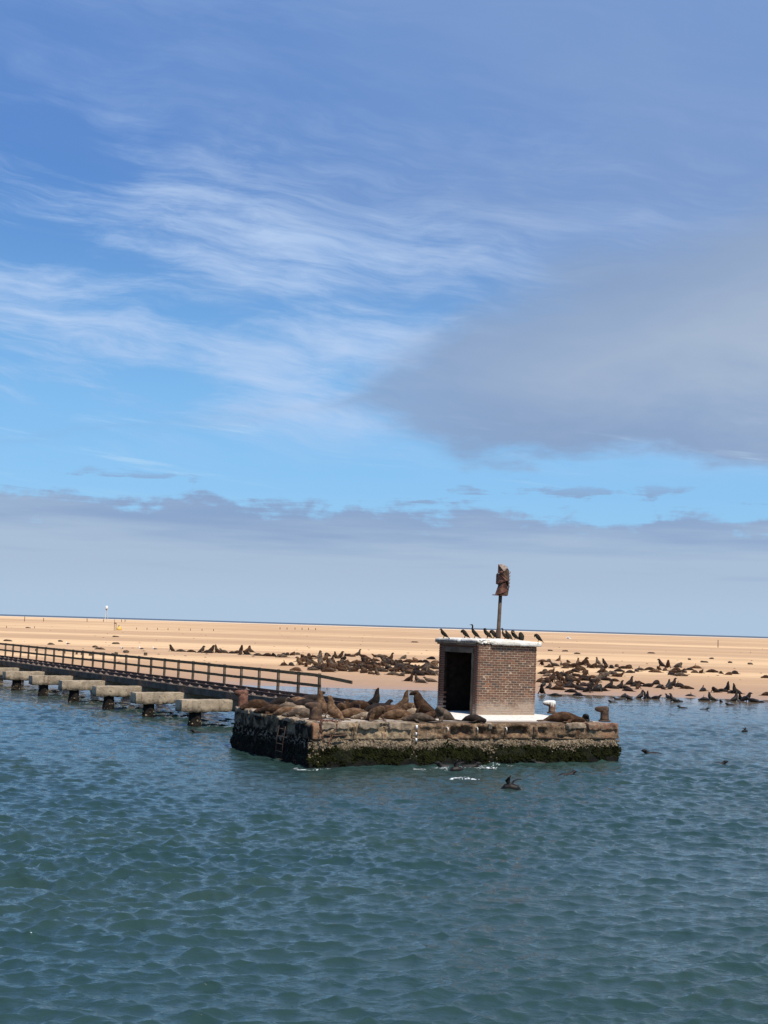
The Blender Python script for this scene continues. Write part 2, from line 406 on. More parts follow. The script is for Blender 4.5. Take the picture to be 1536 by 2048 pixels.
def crowd_fn(q, b):
    f, _ = q.noise(posvec(q), 0.9, 3, 0.6)
    c = q.mix(q.sstep(f, 0.40, 0.62), (0.018, 0.011, 0.007), (0.085, 0.050, 0.029))
    q.l.new(c, b.inputs['Base Color'])
M['fur_crowd'] = material('fur_crowd', crowd_fn, 0.85, 0.1)
def sand_fn(q, b):
    v = posvec(q); x, y, z = q.xyz(v)
    ly = g_log(q, y)
    f, _ = q.noise(q.vec(x * 0.004 + ly * 2, ly * 9.0, 0), 1.0, 5, 0.55)
    f2, _ = q.noise(q.vec(x * 0.02, ly * 30, 0), 1.0, 6, 0.6)
    f3, _ = q.noise(v, 0.9, 7, 0.68)
    f4, _ = q.noise(q.vec(x * 0.12, y * 0.30, 0), 1.0, 6, 0.62)
    c = q.mix(q.sstep(f * 0.75 + f2 * 0.3 + f4 * 0.12, 0.44, 0.66), (0.74, 0.50, 0.275), (0.49, 0.31, 0.175))
    c = q.mix(q.sstep(f2, 0.58, 0.70) * 0.55, c, (0.84, 0.64, 0.40))
    c = q.mix(q.sstep(f3, 0.58, 0.74) * 0.45, c, (0.36, 0.24, 0.14))
    c = q.mix(q.sstep(f4, 0.60, 0.72) * 0.45, c, (0.38, 0.255, 0.15))
    wet = q.sstep(z + (f2 - 0.5) * 0.10 + (f4 - 0.5) * 0.12, 0.42, 0.12)
    c = q.mix(wet, c, (0.40, 0.255, 0.16))
    c = q.mix(q.sstep(y, 820.0, 1000.0), c, (0.74, 0.60, 0.44))
    q.l.new(c, b.inputs['Base Color'])
    q.put(b.inputs['Roughness'], 0.95 - q.sstep(z, 0.10, 0.0) * 0.5)
    set_bump(q, b, f3 + f4, 0.5, 0.25)
def g_log(q, y): return q.math('LOGARITHM', q.math('MAXIMUM', y, 20.0), 2.718)
M['sand'] = material('sand', sand_fn, 0.95, 0.2)

FOAM = [at(608, 1534), at(640, 1533), at(905, 1534), at(955, 1531), at(845, 1536), at(925, 1553), at(1000, 1527)]
FOAMR = [0.75, 0.45, 1.0, 1.1, 0.6, 0.75, 0.7]
def water_fn(q, b):
    v = posvec(q); x, y, z = q.xyz(v)
    sh = q.sstep(y, 60.0, 99.0)
    n1, _ = q.noise(q.vec(x * 0.05, y * 0.16, 0), 1.0, 5, 0.55)
    n2, _ = q.noise(q.vec(x * 0.10 + 4, y * 0.7, 0), 1.0, 5, 0.6)
    c = q.mix(q.sstep(n1, 0.35, 0.65), (0.020, 0.048, 0.046), (0.026, 0.053, 0.046))
    c = q.mix(sh * 0.75, c, (0.085, 0.092, 0.074))
    bar = q.sstep(n2 + q.sstep(y, 82.0, 95.0) * 0.30, 0.60, 0.86) * q.sstep(y, 78.0, 92.0) * q.sstep(y, 130.0, 101.0)
    c = q.mix(bar * 0.8, c, (0.30, 0.225, 0.15))
    far = q.sstep(y, 300.0, 900.0)
    c = q.mix(far, c, (0.075, 0.085, 0.098))
    # broken water round the platform foot
    fn1, _ = q.noise(q.vec(x * 4.5, y * 2.0, 0), 1.0, 7, 0.70, 1.2)
    fm = None
    for p, rr in zip(FOAM, FOAMR):
        ex = (x - p.x) / rr; ey = (y - p.y) / (rr * 0.9)
        d2 = ex * ex + ey * ey
        m_ = q.sstep(d2, 1.0, 0.0)
        fm = m_ if fm is None else q.math('MAXIMUM', fm, m_)
    foam = q.sstep(fn1 + fm * 0.18, 0.66, 0.80) * q.sstep(fm, 0.0, 0.2)
    c = q.mix(foam, c, (0.75, 0.78, 0.78))
    q.l.new(c, b.inputs['Base Color'])
    q.put(b.inputs['Roughness'], q.math('MAXIMUM', 0.02 + far * 0.38, foam * 0.8))
    b.inputs['IOR'].default_value = 1.333
    h1, _ = q.noise(q.vec(x * 2.6, y * 4.2, 0), 1.0, 5, 0.62, 0.4)
    h2, _ = q.noise(q.vec(x * 9, y * 12, 0), 1.0, 4, 0.6, 0.3)
    calm = 1.0 - q.sstep(y, 86.0, 96.0) * (1.0 - far) * 0.93
    set_bump(q, b, (h1 * 0.040 + h2 * 0.009) * calm, 1.0, 1.0)
M['water'] = material('water', water_fn, 0.08, 0.5)
M['water'].node_tree.nodes['Principled BSDF'].inputs['Specular IOR Level'].default_value = 0.5

# ------------------------------------------------------------------ mesh helpers
class MB:
    def __init__(self): self.v = []; self.f = []
    def add(self, vs, fs):
        o = len(self.v); self.v.extend([tuple(p) for p in vs]); self.f.extend([tuple(i + o for i in q) for q in fs])
    def box(self, x0, x1, y0, y1, z0, z1, mat=None):
        vs = [Vector((x, y, z)) for z in (z0, z1) for y in (y0, y1) for x in (x0, x1)]
        if mat: vs = [mat @ p for p in vs]
        self.add(vs, [(0, 2, 3, 1), (4, 5, 7, 6), (0, 1, 5, 4), (2, 6, 7, 3), (0, 4, 6, 2), (1, 3, 7, 5)])
    def loft(self, pts, rad, seg=12, upv=(0, 0, 1)):
        """closed tube through pts; rad entries are r or (half width, half height)"""
        pts = [Vector(p) for p in pts]; n = len(pts); base = len(self.v); upv = Vector(upv)
        for i, p in enumerate(pts):
            t = (pts[min(i + 1, n - 1)] - pts[max(i - 1, 0)]).normalized()
            side = t.cross(upv)
            if side.length < 0.15: side = t.cross(Vector((1, 0, 0.01))) if abs(t.x) < 0.9 else t.cross(Vector((0, 1, 0)))
            if i > 0 and side.dot(ps) < 0: side = -side
            side.normalize(); ps = side.copy(); nn = side.cross(t).normalized()
            rw, rh = rad[i] if isinstance(rad[i], (tuple, list)) else (rad[i], rad[i])
            for k in range(seg):
                a = 2 * PI * k / seg
                self.v.append(tuple(p + side * (rw * math.cos(a)) + nn * (rh * math.sin(a))))
        for i in range(n - 1):
            for k in range(seg):
                k2 = (k + 1) % seg
                self.f.append((base + i * seg + k, base + i * seg + k2, base + (i + 1) * seg + k2, base + (i + 1) * seg + k))
        self.f.append(tuple(base + k for k in range(seg))[::-1])
        self.f.append(tuple(base + (n - 1) * seg + k for k in range(seg)))
    def rough_box(self, x0, x1, y0, y1, z0, z1, step=0.1, rad=0.03, amp=0.015, freq=4.0, seed=0.0, fn=None):
        c = Vector(((x0 + x1) / 2, (y0 + y1) / 2, (z0 + z1) / 2)); h = Vector(((x1 - x0) / 2, (y1 - y0) / 2, (z1 - z0) / 2))
        n = [max(2, int(math.ceil(2 * h[i] / step))) for i in range(3)]
        ih = Vector([max(h[i] - rad, 0.0) for i in range(3)])
        for ax in range(3):
            u, w = (ax + 1) % 3, (ax + 2) % 3
            for sg in (-1, 1):
                vs = []
                for i in range(n[u] + 1):
                    for j in range(n[w] + 1):
                        p = Vector((0, 0, 0)); p[ax] = sg * h[ax]
                        p[u] = -h[u] + 2 * h[u] * i / n[u]; p[w] = -h[w] + 2 * h[w] * j / n[w]
                        q_ = Vector([max(-ih[k], min(ih[k], p[k])) for k in range(3)])
                        d = p - q_
                        if d.length > 1e-9: p = q_ + d.normalized() * rad
                        p += c
                        if amp:
                            s = p * freq + Vector((seed, seed * 1.7, seed * 0.6))
                            p = p + Vector(mnoise.noise_vector(s)) * amp + Vector(mnoise.noise_vector(s * 3.1)) * amp * 0.45
                        if fn: p = fn(p)
                        vs.append(p)
                fs = []
                m1 = n[w] + 1
                for i in range(n[u]):
                    for j in range(n[w]):
                        a_, b_, c_, d_ = i * m1 + j, (i + 1) * m1 + j, (i + 1) * m1 + j + 1, i * m1 + j + 1
                        fs.append((a_, b_, c_, d_) if sg > 0 else (d_, c_, b_, a_))
                self.add(vs, fs)
    def mesh(self, name, mats=None, smooth=False, weld=0.0):
        me = bpy.data.meshes.new(name)
        me.from_pydata(self.v, [], self.f); me.update()
        if weld:
            bm = bmesh.new(); bm.from_mesh(me); bmesh.ops.remove_doubles(bm, verts=bm.verts, dist=weld)
            bmesh.ops.recalc_face_normals(bm, faces=bm.faces); bm.to_mesh(me); bm.free()
        if smooth: me.polygons.foreach_set('use_smooth', [True] * len(me.polygons))
        for m in (mats or []): me.materials.append(m)
        return me

def link(name, me, parent=None, loc=(0, 0, 0), rot=(0, 0, 0)):
    o = bpy.data.objects.new(name, me); COL.objects.link(o)
    o.location = loc; o.rotation_euler = rot
    if parent: o.parent = parent
    return o
def build(mb, name, m, parent=None, smooth=False, weld=0.0, loc=(0, 0, 0), rot=(0, 0, 0)):
    return link(name, mb.mesh(name, [m], smooth, weld), parent, loc, rot)
def tag(o, label=None, cat=None, group=None, kind=None):
    if label: o['label'] = label
    if cat: o['category'] = cat
    if group: o['group'] = group
    if kind: o['kind'] = kind
    return o
def empty(name, loc, rot, label, cat, group=None):
    o = bpy.data.objects.new(name, None); COL.objects.link(o)
    o.empty_display_size = 0.3; o.location = loc; o.rotation_euler = rot
    return tag(o, label, cat, group)
def remeshed(mb, name, voxel, smooth_it=4, dec=1.0):
    me = mb.mesh(name + '_raw')
    o = bpy.data.objects.new('tmp', me); COL.objects.link(o)
    m = o.modifiers.new('r', 'REMESH'); m.mode = 'VOXEL'; m.voxel_size = voxel
    s = o.modifiers.new('s', 'SMOOTH'); s.factor = 0.5; s.iterations = smooth_it
    if dec < 1: d = o.modifiers.new('d', 'DECIMATE'); d.ratio = dec
    dg = bpy.context.evaluated_depsgraph_get(); dg.update()
    out = bpy.data.meshes.new_from_object(o.evaluated_get(dg)); out.name = name
    out.polygons.foreach_set('use_smooth', [True] * len(out.polygons))
    bpy.data.objects.remove(o); bpy.data.meshes.remove(me)
    return out

rng = random.Random(7)
# ================================================================== SETTING
# ---- sand spit
SHORE = 100.3
def sand_h(x, y):
    s = SHORE + 1.6 * mnoise.noise(Vector((x * 0.03, 3.3, 0))) + 0.5 * mnoise.noise(Vector((x * 0.13, 7.1, 0)))
    t = y - s
    if t < 0: h = max(0.045 * t, -0.8)
    elif t < 25: h = 0.02 * t
    else: h = 0.5 + 0.0031 * (t - 25)
    if t > 4:
        k = min(1, (t - 4) / 20)
        h += k * (0.10 * mnoise.noise(Vector((x * 0.02, y * 0.045, 1.2))) + 0.035 * mnoise.noise(Vector((x * 0.15, y * 0.2, 5.0))))
    if y > 1000: h -= (y - 1000) * 0.05
    return h
ys = [88, 92, 95]
yv = 97.0
while yv < 1120: ys.append(yv); yv += max(0.45, (yv - 80) * 0.022)
ys += [1130]
xs = sorted(set([-1400, -1000, -700, -500, -350, -250, -180, -130] + list(np.arange(-100, 100.1, 1.6)) + [130, 180, 250, 350, 500, 700, 1000, 1400]))
mb = MB()
mb.v = [(float(x), float(y), sand_h(x, y)) for y in ys for x in xs]
nx = len(xs)
mb.f = [(j * nx + i, j * nx + i + 1, (j + 1) * nx + i + 1, (j + 1) * nx + i) for j in range(len(ys) - 1) for i in range(nx - 1)]
tag(build(mb, 'sand', M['sand'], smooth=True), kind='structure')
def at_sand(px, py):
    z = 0.5
    for _ in range(12):
        p = at(px, py, z)
        if p.y > 1000 or p.y < 0: p = at(px, py, 3.0)
        z = 0.5 * z + 0.5 * max(sand_h(p.x, p.y), 0.0)
    p = at(px, py, z); p.z = max(sand_h(p.x, p.y), 0.0)
    return p

WZ = -0.05
# ---- water: one polar sheet round the boat, wavelets as real relief where the mesh is fine
ang = np.concatenate([np.linspace(-180, -40, 15)[:-1], np.linspace(-40, -20, 21)[:-1], np.linspace(-20, 20, 760), np.linspace(20, 40, 21)[1:], np.linspace(40, 180, 15)[1:-1]])
rad_ = [0.5, 2, 4, 6, 8]
rr = 9.0
while rr < 130: rad_.append(rr); rr *= 1.0023 if rr < 45 else 1.0034
rad_ += [140, 170, 230, 350, 600, 1000, 1600, 2600, 4500, 8000, 15000, 30000, 45000]
rad_ = np.array(rad_); na, nr = len(ang), len(rad_)
TH, RR = np.meshgrid(np.radians(ang), rad_)
WX = RR * np.sin(TH); WY = RR * np.cos(TH)
dA = np.radians(np.gradient(ang))[None, :] * RR; dR = np.gradient(rad_)[:, None] * np.ones_like(RR)
gs = np.maximum(np.abs(dA), dR)
rs = np.random.RandomState(11)
HZ = np.zeros_like(WX); DXo = np.zeros_like(WX); DYo = np.zeros_like(WX)
shore_f = np.clip((97 - WY) / 40, 0, 1) ** 0.8 * np.clip((135 - RR) / 30, 0, 1)
# gentle patches of stronger and weaker chop
patch = 0.85 + 0.45 * np.sin(WX * 0.21 + 1.3 * np.sin(WY * 0.13)) * np.sin(WY * 0.17 + 0.8 * np.sin(WX * 0.19 + 2))
for i in range(170):
    u_ = rs.rand()
    if i < 125: lam = 0.15 * (7.0 ** u_)               # wind chop, 0.15 to 1 m
    elif i < 155: lam = 0.34 + 0.36 * u_               # its peak
    else: lam = 1.4 + 3.5 * u_                         # faint longer swell
    k = 2 * PI / lam
    th = R(-96) + R(28 if lam > 0.45 else 40) * rs.randn()
    if rs.rand() < 0.22: th = R(-52) + R(30) * rs.randn()
    amp = 0.0060 * lam if lam < 0.7 else (0.0044 if lam < 1.3 else 0.0058)
    cx, cy = math.cos(th), math.sin(th); ph = rs.rand() * 2 * PI
    A = amp * np.clip((lam / (2.2 * gs)) - 0.4, 0, 1) * shore_f
    arg = k * (cx * WX + cy * WY) + ph
    HZ += A * patch * np.cos(arg)
    DXo -= 1.0 * A * cx * np.sin(arg); DYo -= 1.0 * A * cy * np.sin(arg)
VX = (WX + DXo).ravel(); VY = (WY + DYo).ravel(); VZ = HZ.ravel() + WZ
verts = np.stack([VX, VY, VZ], 1)
verts = np.vstack([verts, [[0, 0, WZ]]])
ii, jj = np.meshgrid(np.arange(nr - 1), np.arange(na), indexing='ij')
j2 = (jj + 1) % na
quads = np.stack([ii * na + jj, ii * na + j2, (ii + 1) * na + j2, (ii + 1) * na + jj], -1).reshape(-1, 4)[:, ::-1]
tris = np.stack([np.full(na, nr * na), (np.arange(na) + 1) % na, np.arange(na)], 1)
me = bpy.data.meshes.new('water')
me.vertices.add(len(verts)); me.vertices.foreach_set('co', verts.astype(np.float32).ravel())
loops = np.concatenate([quads.ravel(), tris.ravel()]).astype(np.int32)
me.loops.add(len(loops)); me.loops.foreach_set('vertex_index', loops)
npoly = len(quads) + len(tris)
tot = np.concatenate([np.full(len(quads), 4), np.full(len(tris), 3)]).astype(np.int32)
me.polygons.add(npoly); me.polygons.foreach_set('loop_start', np.concatenate([[0], np.cumsum(tot)[:-1]]).astype(np.int32))
me.polygons.foreach_set('loop_total', tot)
me.update(calc_edges=True); me.validate()
me.polygons.foreach_set('use_smooth', [True] * len(me.polygons))
me.materials.append(M['water'])
tag(link('water', me), kind='structure')

# ================================================================== CONCRETE PLATFORM
PA = R(27.0); P0 = Vector((-2.03, 44.05, 0)); PTILT = R(0.45)
PMAT = Matrix.Translation(P0) @ Euler((0, PTILT, PA)).to_matrix().to_4x4()
PW, PD, PT = 11.6, 6.7, 1.29
plat = empty('mooring_platform', P0, (0, PTILT, PA), 'weathered concrete mooring platform with mussel and weed growth, standing in the water', 'platform')
def pl(x, y, z): return PMAT @ Vector((x, y, z))
pn = (PMAT.to_3x3() @ Vector((0, -1, 0)))
pl_n = (PMAT.to_3x3() @ Vector((-1, 0, 0)))
PI_ = PMAT.inverted()
def front(px, py): return PI_ @ at_plane(px, py, P0, pn)           # local x, z on the front face
def deck_at(px, py):                                               # local x, y on the deck
    return PI_ @ at_plane(px, py, pl(0, 0, PT), PMAT.to_3x3() @ Vector((0, 0, 1)))
# body: battered, lumpy below the ledge
def body_fn(p):
    z = p.z
    t = max(0, min(1, (0.86 - z) / 0.75))
    out = 0.04 + 0.10 * t
    n1 = mnoise.noise(p * 1.6); n2 = mnoise.noise(p * 4.5); n3 = mnoise.noise(p * 11)
    d = out + (0.05 + 0.03 * t) * n1 + 0.05 * n2 + 0.025 * n3
    jx = [front(830, 1500).x, front(985, 1500).x]
    if p.y < 0.3:
        for q in jx:
            if abs(p.x - q) < 0.16: d -= 0.10 * (1 - abs(p.x - q) / 0.16)
        if abs(z - 0.84) < 0.05: d -= 0.05
        p.y -= d
    if p.y > PD - 0.3: p.y += d
    if p.x < 0.3: p.x -= d
    if p.x > PW - 0.3: p.x += d
    return p
mb = MB(); mb.rough_box(0.10, PW - 0.10, 0.10, PD - 0.10, -1.2, 0.88, 0.085, 0.05, 0.0, fn=body_fn)
build(mb, 'body', M['tide_wall'], plat, True, 0.002)
# upper wall: one eroded face per side with the fender niches broken into it
def niches(px_list):
    return [(front(xa, 1460).x, front(xb, 1460).x, za, zb, dp) for xa, xb, za, zb, dp in px_list]
FRONT_N = niches([(641, 646, .95, 1.25, .08), (648, 694, .80, .90, .20), (699, 701, .86, 1.28, .07), (714, 717, .86, 1.28, .07), (760, 776, .98, 1.27, .16), (764, 774, .86, .96, .05), (825, 836, .0, 1.40, .10),
                  (842, 868, .98, 1.16, .07), (869, 886, .92, 1.15, .05), (903, 944, .90, 1.17, .20), (916, 920, .90, 1.2, -.06), (958, 974, .92, 1.17, .20), (985, 992, .0, 1.17, .14), (1016, 1058, .92, 1.17, .22), (1078, 1094, .92, 1.17, .13), (1131, 1134, .86, 1.3, .05), (1118, 1152, .82, .90, .12), (1172, 1174, .95, 1.3, .05)])
LUMPS = niches([(700, 714, .9, 1.27, .07), (887, 902, .86, 1.15, .06), (945, 957, .86, 1.15, .06), (1004, 1015, .86, 1.15, .06), (1060, 1076, .86, 1.15, .06), (620, 640, .7, 1.27, .03)])
def edge_m(v, a_, b_, w): return max(0.0, min(1.0, (v - a_) / w + 0.5)) * max(0.0, min(1.0, (b_ - v) / w + 0.5))
def upper_fn(p):
    n1 = mnoise.noise(p * 1.4 + Vector((7, 0, 0))); n2 = mnoise.noise(p * 4.0); n3 = mnoise.noise(p * 10); n4 = mnoise.noise(p * 22)
    d = 0.07 + 0.05 * n1 + 0.045 * n2 + 0.03 * n3 + 0.014 * n4
    if p.z > PT - 0.06: d *= 0.55
    if p.y < 0.25:
        jx_, jz_ = p.x + 0.03 * n3, p.z + 0.03 * n2
        for x0, x1, z0, z1, dp in FRONT_N: d -= dp * edge_m(jx_, x0, x1, 0.07) * edge_m(jz_, z0, z1, 0.06)
        for x0, x1, z0, z1, dp in LUMPS: d += dp * edge_m(jx_, x0, x1, 0.10) * edge_m(jz_, z0, z1, 0.10)
        p.y -= d
    elif p.y > PD - 0.25: p.y += d
    if p.x < 0.25:
        yy = p.y + 0.05 * n3
        for yc in (0.95, 1.95, 2.9, 3.75, 4.8, 5.7): d -= 0.07 * edge_m(yy, yc - 0.03, yc + 0.03, 0.06)
        p.x -= d
    elif p.x > PW - 0.25: p.x += d
    if p.z > PT - 0.05: p.z += 0.03 * n2 + 0.015 * n3 + (0.035 if p.y > 3.6 and p.x < 0.6 else 0)
    return p
mb = MB(); mb.rough_box(0.10, PW - 0.10, 0.10, PD - 0.10, 0.78, PT - 0.004, 0.05, 0.03, 0.0, fn=upper_fn)
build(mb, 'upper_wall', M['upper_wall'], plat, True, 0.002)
# deck screed
mb = MB(); mb.rough_box(0.36, PW - 0.30, 0.30, PD - 0.28, PT - 0.10, PT + 0.028, 0.16, 0.02, 0.006, 3)
build(mb, 'deck', M['deck'], plat, True)
# cast kerb stones still sitting on the edge
for (xa, xb, mt) in ((642, 697, 'coping'), (718, 759, 'coping'), (778, 824, 'coping'), (1135, 1170, 'coping'), (1176, 1236, 'coping_rust'), (975, 984, 'coping')):
    x0, x1 = max(front(xa, 1450).x, 0.0), min(front(xb, 1450).x, PW)
    mb = MB(); mb.rough_box(x0, x1, -0.055, 0.34, PT - 0.16 - 0.06 * rng.random(), PT + 0.030, 0.055, 0.04, 0.045, 5.5, seed=xa * 0.37)
    build(mb, 'kerb_stone', M[mt], plat, True)
for i, (ya_, yb_) in enumerate(((0.5, 1.25), (1.6, 2.2), (2.5, 3.3), (4.1, 5.2), (5.3, 6.6))):
    mb = MB(); mb.rough_box(-0.015, 0.40, ya_, yb_, PT - 0.07 - 0.02 * rng.random(), PT + 0.03 + (0.05 if i > 2 else 0), 0.06, 0.04, 0.05, 5, seed=60 + i * 2.3)
    build(mb, 'kerb_stone', M['coping'], plat, True)
# rusty bolts in the coping lumps
for px in (705, 709, 768, 893, 952, 1010, 1067):
    p = front(px, 1458)
    mb = MB(); mb.loft([(0, 0.10, 0.05), (0, -0.02, 0.05), (0, -0.05, 0.02), (0, -0.05, -0.08)], [0.018] * 4, 8)
    build(mb, 'bolt', M['guano' if px in (893, 952, 1010) else 'rust'], plat, True, loc=(p.x, -0.06, p.z))
# iron bar stuck in the crack under the coping
p = front(668, 1471); mb = MB(); mb.loft([(-0.35, 0, 0.02), (0, -0.03, 0.0), (0.4, 0, 0.03)], [0.02] * 3, 7)
build(mb, 'iron_bar', M['rust'], plat, True, loc=(p.x, -0.10, p.z))
# black and white marker pipe in the left joint
p = front(830, 1450); x_ = p.x
mb = MB(); mb.loft([(0, 0, 0), (0.008, -0.01, -0.30), (0, 0.0, -0.62)], [0.026] * 3, 8)
pipe = build(mb, 'drain_pipe', M['rust'], plat, True, loc=(x_, -0.11, PT - 0.03))
for k, (za, zb) in enumerate(((-0.01, -0.14), (-0.24, -0.34), (-0.42, -0.53))):
    mb = MB(); mb.loft([(0, 0, za), (0.004, -0.004, (za + zb) / 2), (0, 0, zb)], [0.033] * 3, 8)
    build(mb, 'white_band', M['white_paint'], pipe, True)
# shells and weed as real relief
def lumps(mb, n, fn, smin, smax, flat=0.6, seed=1):
    rr_ = random.Random(seed)
    for _ in range(n):
        p, nrm = fn(rr_)
        if p is None: continue
        s = smin + (smax - smin) * rr_.random() ** 2
        t1 = nrm.cross(Vector((0, 0, 1))).normalized(); t2 = nrm.cross(t1)
        a0 = rr_.random() * 6.28; k = 5
        ring = [p + (t1 * math.cos(a0 + 2 * PI * i / k) + t2 * math.sin(a0 + 2 * PI * i / k)) * s * (0.7 + 0.5 * rr_.random()) - nrm * s * 0.3 for i in range(k)]
        ring2 = [p + (t1 * math.cos(a0 + 0.5 + 2 * PI * i / k) + t2 * math.sin(a0 + 0.5 + 2 * PI * i / k)) * s * 0.55 * (0.7 + 0.5 * rr_.random()) + nrm * s * flat * (0.5 + 0.5 * rr_.random()) for i in range(k)]
        fs = [(i, (i + 1) % k, k + (i + 1) % k, k + i) for i in range(k)] + [tuple(range(k, 2 * k))]
        mb.add(ring + ring2, fs)
def surf_out(p_x, p_y, z):
    pass
def on_front(zlo, zhi, cond=None):
    def f(r_):
        x = r_.uniform(-0.1, PW + 0.1); z = r_.triangular(zlo, zhi)
        wob = 0.24 * mnoise.noise(Vector((x * 0.9, 2.2, 0))) + 0.18 * mnoise.noise(Vector((x * 3.0, 9.2, 0)))
        z += wob
        if cond and not cond(x, z): return None, None
        q_ = body_fn(Vector((x, 0.10, min(z, 0.86))))
        return Vector((x, q_.y if z < 0.84 else q_.y + 0.0, z)), Vector((0, -1, 0.15)).normalized()
    return f
def on_left(zlo, zhi):
    def f(r_):
        y = r_.uniform(0, PD); z = r_.uniform(zlo, zhi)
        q_ = body_fn(Vector((0.10, max(y, 0.31), z)))
        return Vector((q_.x, y, z)), Vector((-1, 0, 0.15)).normalized()
    return f
mb = MB(); lumps(mb, 2000, on_front(0.46, 0.82), 0.010, 0.045, 0.8, 3)
j1, j2_ = front(830, 1500).x, front(985, 1500).x
lumps(mb, 900, on_front(0.05, 0.75, lambda x, z: min(abs(x - j1), abs(x - j2_)) < 0.22 or x < 0.45), 0.015, 0.05, 0.8, 4)
tag(build(mb, 'shell_growth', M['shells'], plat), kind='stuff')
mb = MB(); lumps(mb, 4600, on_front(-0.04, 0.56, lambda x, z: min(abs(x - j1), abs(x - j2_)) > 0.12 and mnoise.noise(Vector((x * 1.7, z * 3.0, 4.4))) > -0.22), 0.018, 0.075, 0.55, 5)
tag(build(mb, 'weed_growth', M['weed'], plat), kind='stuff')
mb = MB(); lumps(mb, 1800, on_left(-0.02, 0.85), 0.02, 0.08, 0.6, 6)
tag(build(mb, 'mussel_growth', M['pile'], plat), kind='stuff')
# ladder on the left face
def left(px, py): return PI_ @ at_plane(px, py, pl(-0.12, 0, 0), pl_n)
ya, yb = left(576, 1450).y, left(563, 1450).y
lad = build(MB(), 'ladder', M['rust'], plat)
mbL = MB()
for yy in (ya, yb): mbL.loft([(-0.20, yy, PT - 0.22), (-0.27, yy, 0.6), (-0.30, yy, 0.0)], [0.011] * 3, 8)
lad.data = mbL.mesh('ladder', [M['rail_steel']], True)
for k in range(5):
    zz = PT - 0.30 - 0.24 * k
    mb = MB(); mb.loft([(-0.28, ya, zz), (-0.28, yb, zz)], [0.010] * 2, 8)
    build(mb, 'rung', M['pole_steel'], lad, True)

# ---- bollards
def bollard(px, py, label, mt, h=0.62, rad=0.16, hook=180.0, hl=0.20):
    d = deck_at(px, py); p = pl(d.x, d.y, PT + 0.02)
    o = empty('bollard', p, (0, PTILT, R(hook)), label, 'bollard', 'iron bollards on the platform')
    mb = MB(); mb.loft([(0, 0, -0.02), (0, 0, 0.03), (0, 0, 0.035)], [rad * 1.45, rad * 1.42, rad * 1.3], 20); build(mb, 'base_plate', M['rust'], o, True)
    mb = MB(); mb.loft([(0, 0, 0.02), (0, 0, 0.10), (0, 0, h * 0.5), (0, 0, h - 0.10)], [rad * 1.15, rad, rad * 0.97, rad], 20)
    build(mb, 'post', M[mt], o, True)
    # lopsided head: overhangs to one side
    mb = MB()
    hz = h - 0.10
    n = 24
    rings = [(hz - 0.10, 0.92, 0.0), (hz - 0.055, 1.0, 0.75), (hz + 0.0, 1.04, 1.0), (hz + 0.06, 1.02, 1.0), (hz + 0.10, 0.9, 0.86), (hz + 0.125, 0.55, 0.45)]
    for (z, kr, kh) in rings:
        for i in range(n):
            a = 2 * PI * i / n
            ex = max(0, math.cos(a)) ** 0.6 * hl * kh
            mb.v.append((math.cos(a) * rad * kr + ex, math.sin(a) * rad * kr * (1 - 0.1 * (math.cos(a) > 0)), z))
    for r_ in range(len(rings) - 1):
        for i in range(n):
            mb.f.append((r_ * n + i, r_ * n + (i + 1) % n, (r_ + 1) * n + (i + 1) % n, (r_ + 1) * n + i))
    mb.f.append(tuple(range(n))[::-1]); mb.f.append(tuple((len(rings) - 1) * n + i for i in range(n)))
    build(mb, 'head', M[mt], o, True)
    return o
bollard(485, 1418, 'rusty red iron bollard at the far left corner, beside the railway girder', 'rust_red', 0.62, 0.185, 190, 0.12)
bollard(631, 1442, 'brown rusty bollard on the near corner among the seals', 'rust', 0.54, 0.20, 185, 0.15)
bollard(1104, 1427, 'bollard capped white with bird droppings, right of the hut', 'guano_iron', 0.45, 0.135, 182, 0.22)
bollard(1209, 1443, 'dark brown rusty bollard at the far right end of the platform', 'rust', 0.49, 0.15, 183, 0.20)
# rusty chain heaped by the near bollard and hanging over the corner
ch = MB(); rc = random.Random(5)
def chain(pts):
    P = [Vector(p) for p in pts]; seg = []
    for a_, b_ in zip(P, P[1:]):
        n_ = max(1, int((b_ - a_).length / 0.075))
        for i in range(n_): seg.append((a_.lerp(b_, i / n_), a_.lerp(b_, (i + 1) / n_)))
    for i, (a_, b_) in enumerate(seg):
        t = (b_ - a_).normalized(); s_ = t.cross(Vector((0.3, 0.2, 1))).normalized()
        if i % 2: s_ = s_.cross(t)
        c_ = (a_ + b_) / 2
        ring = [c_ + t * 0.055 * math.cos(2 * PI * k / 8) + s_ * 0.030 * math.sin(2 * PI * k / 8) for k in range(9)]
        ch.loft(ring, [0.011] * 9, 5)
c0 = deck_at(634, 1443)
chain([(c0.x - 0.1, 0.55, PT + 0.05), (c0.x + 0.25, 0.4, PT + 0.04), (c0.x + 0.1, 0.15, PT + 0.05), (c0.x + 0.35, -0.02, PT + 0.04), (c0.x + 0.3, -0.14, PT - 0.1), (0.62, -0.14, 0.95), (0.50, -0.2, 0.62)])
chain([(c0.x + 0.5, 0.5, PT + 0.04), (c0.x + 0.15, 0.25, PT + 0.06), (c0.x - 0.15, 0.12, PT + 0.06), (0.3, -0.06, PT + 0.03), (0.25, -0.13, 1.05), (0.34, -0.15, 0.75)])
chain([(c0.x + 0.7, 0.42, PT + 0.04), (c0.x + 0.4, 0.22, PT + 0.05), (c0.x + 0.2, 0.5, PT + 0.04)])
tag(link('rusty_chain', ch.mesh('rusty_chain', [M['rust_red']], True), None, P0, (0, PTILT, PA)), 'tangled rusty chain heaped at the near bollard and hanging over the platform corner', 'chain')

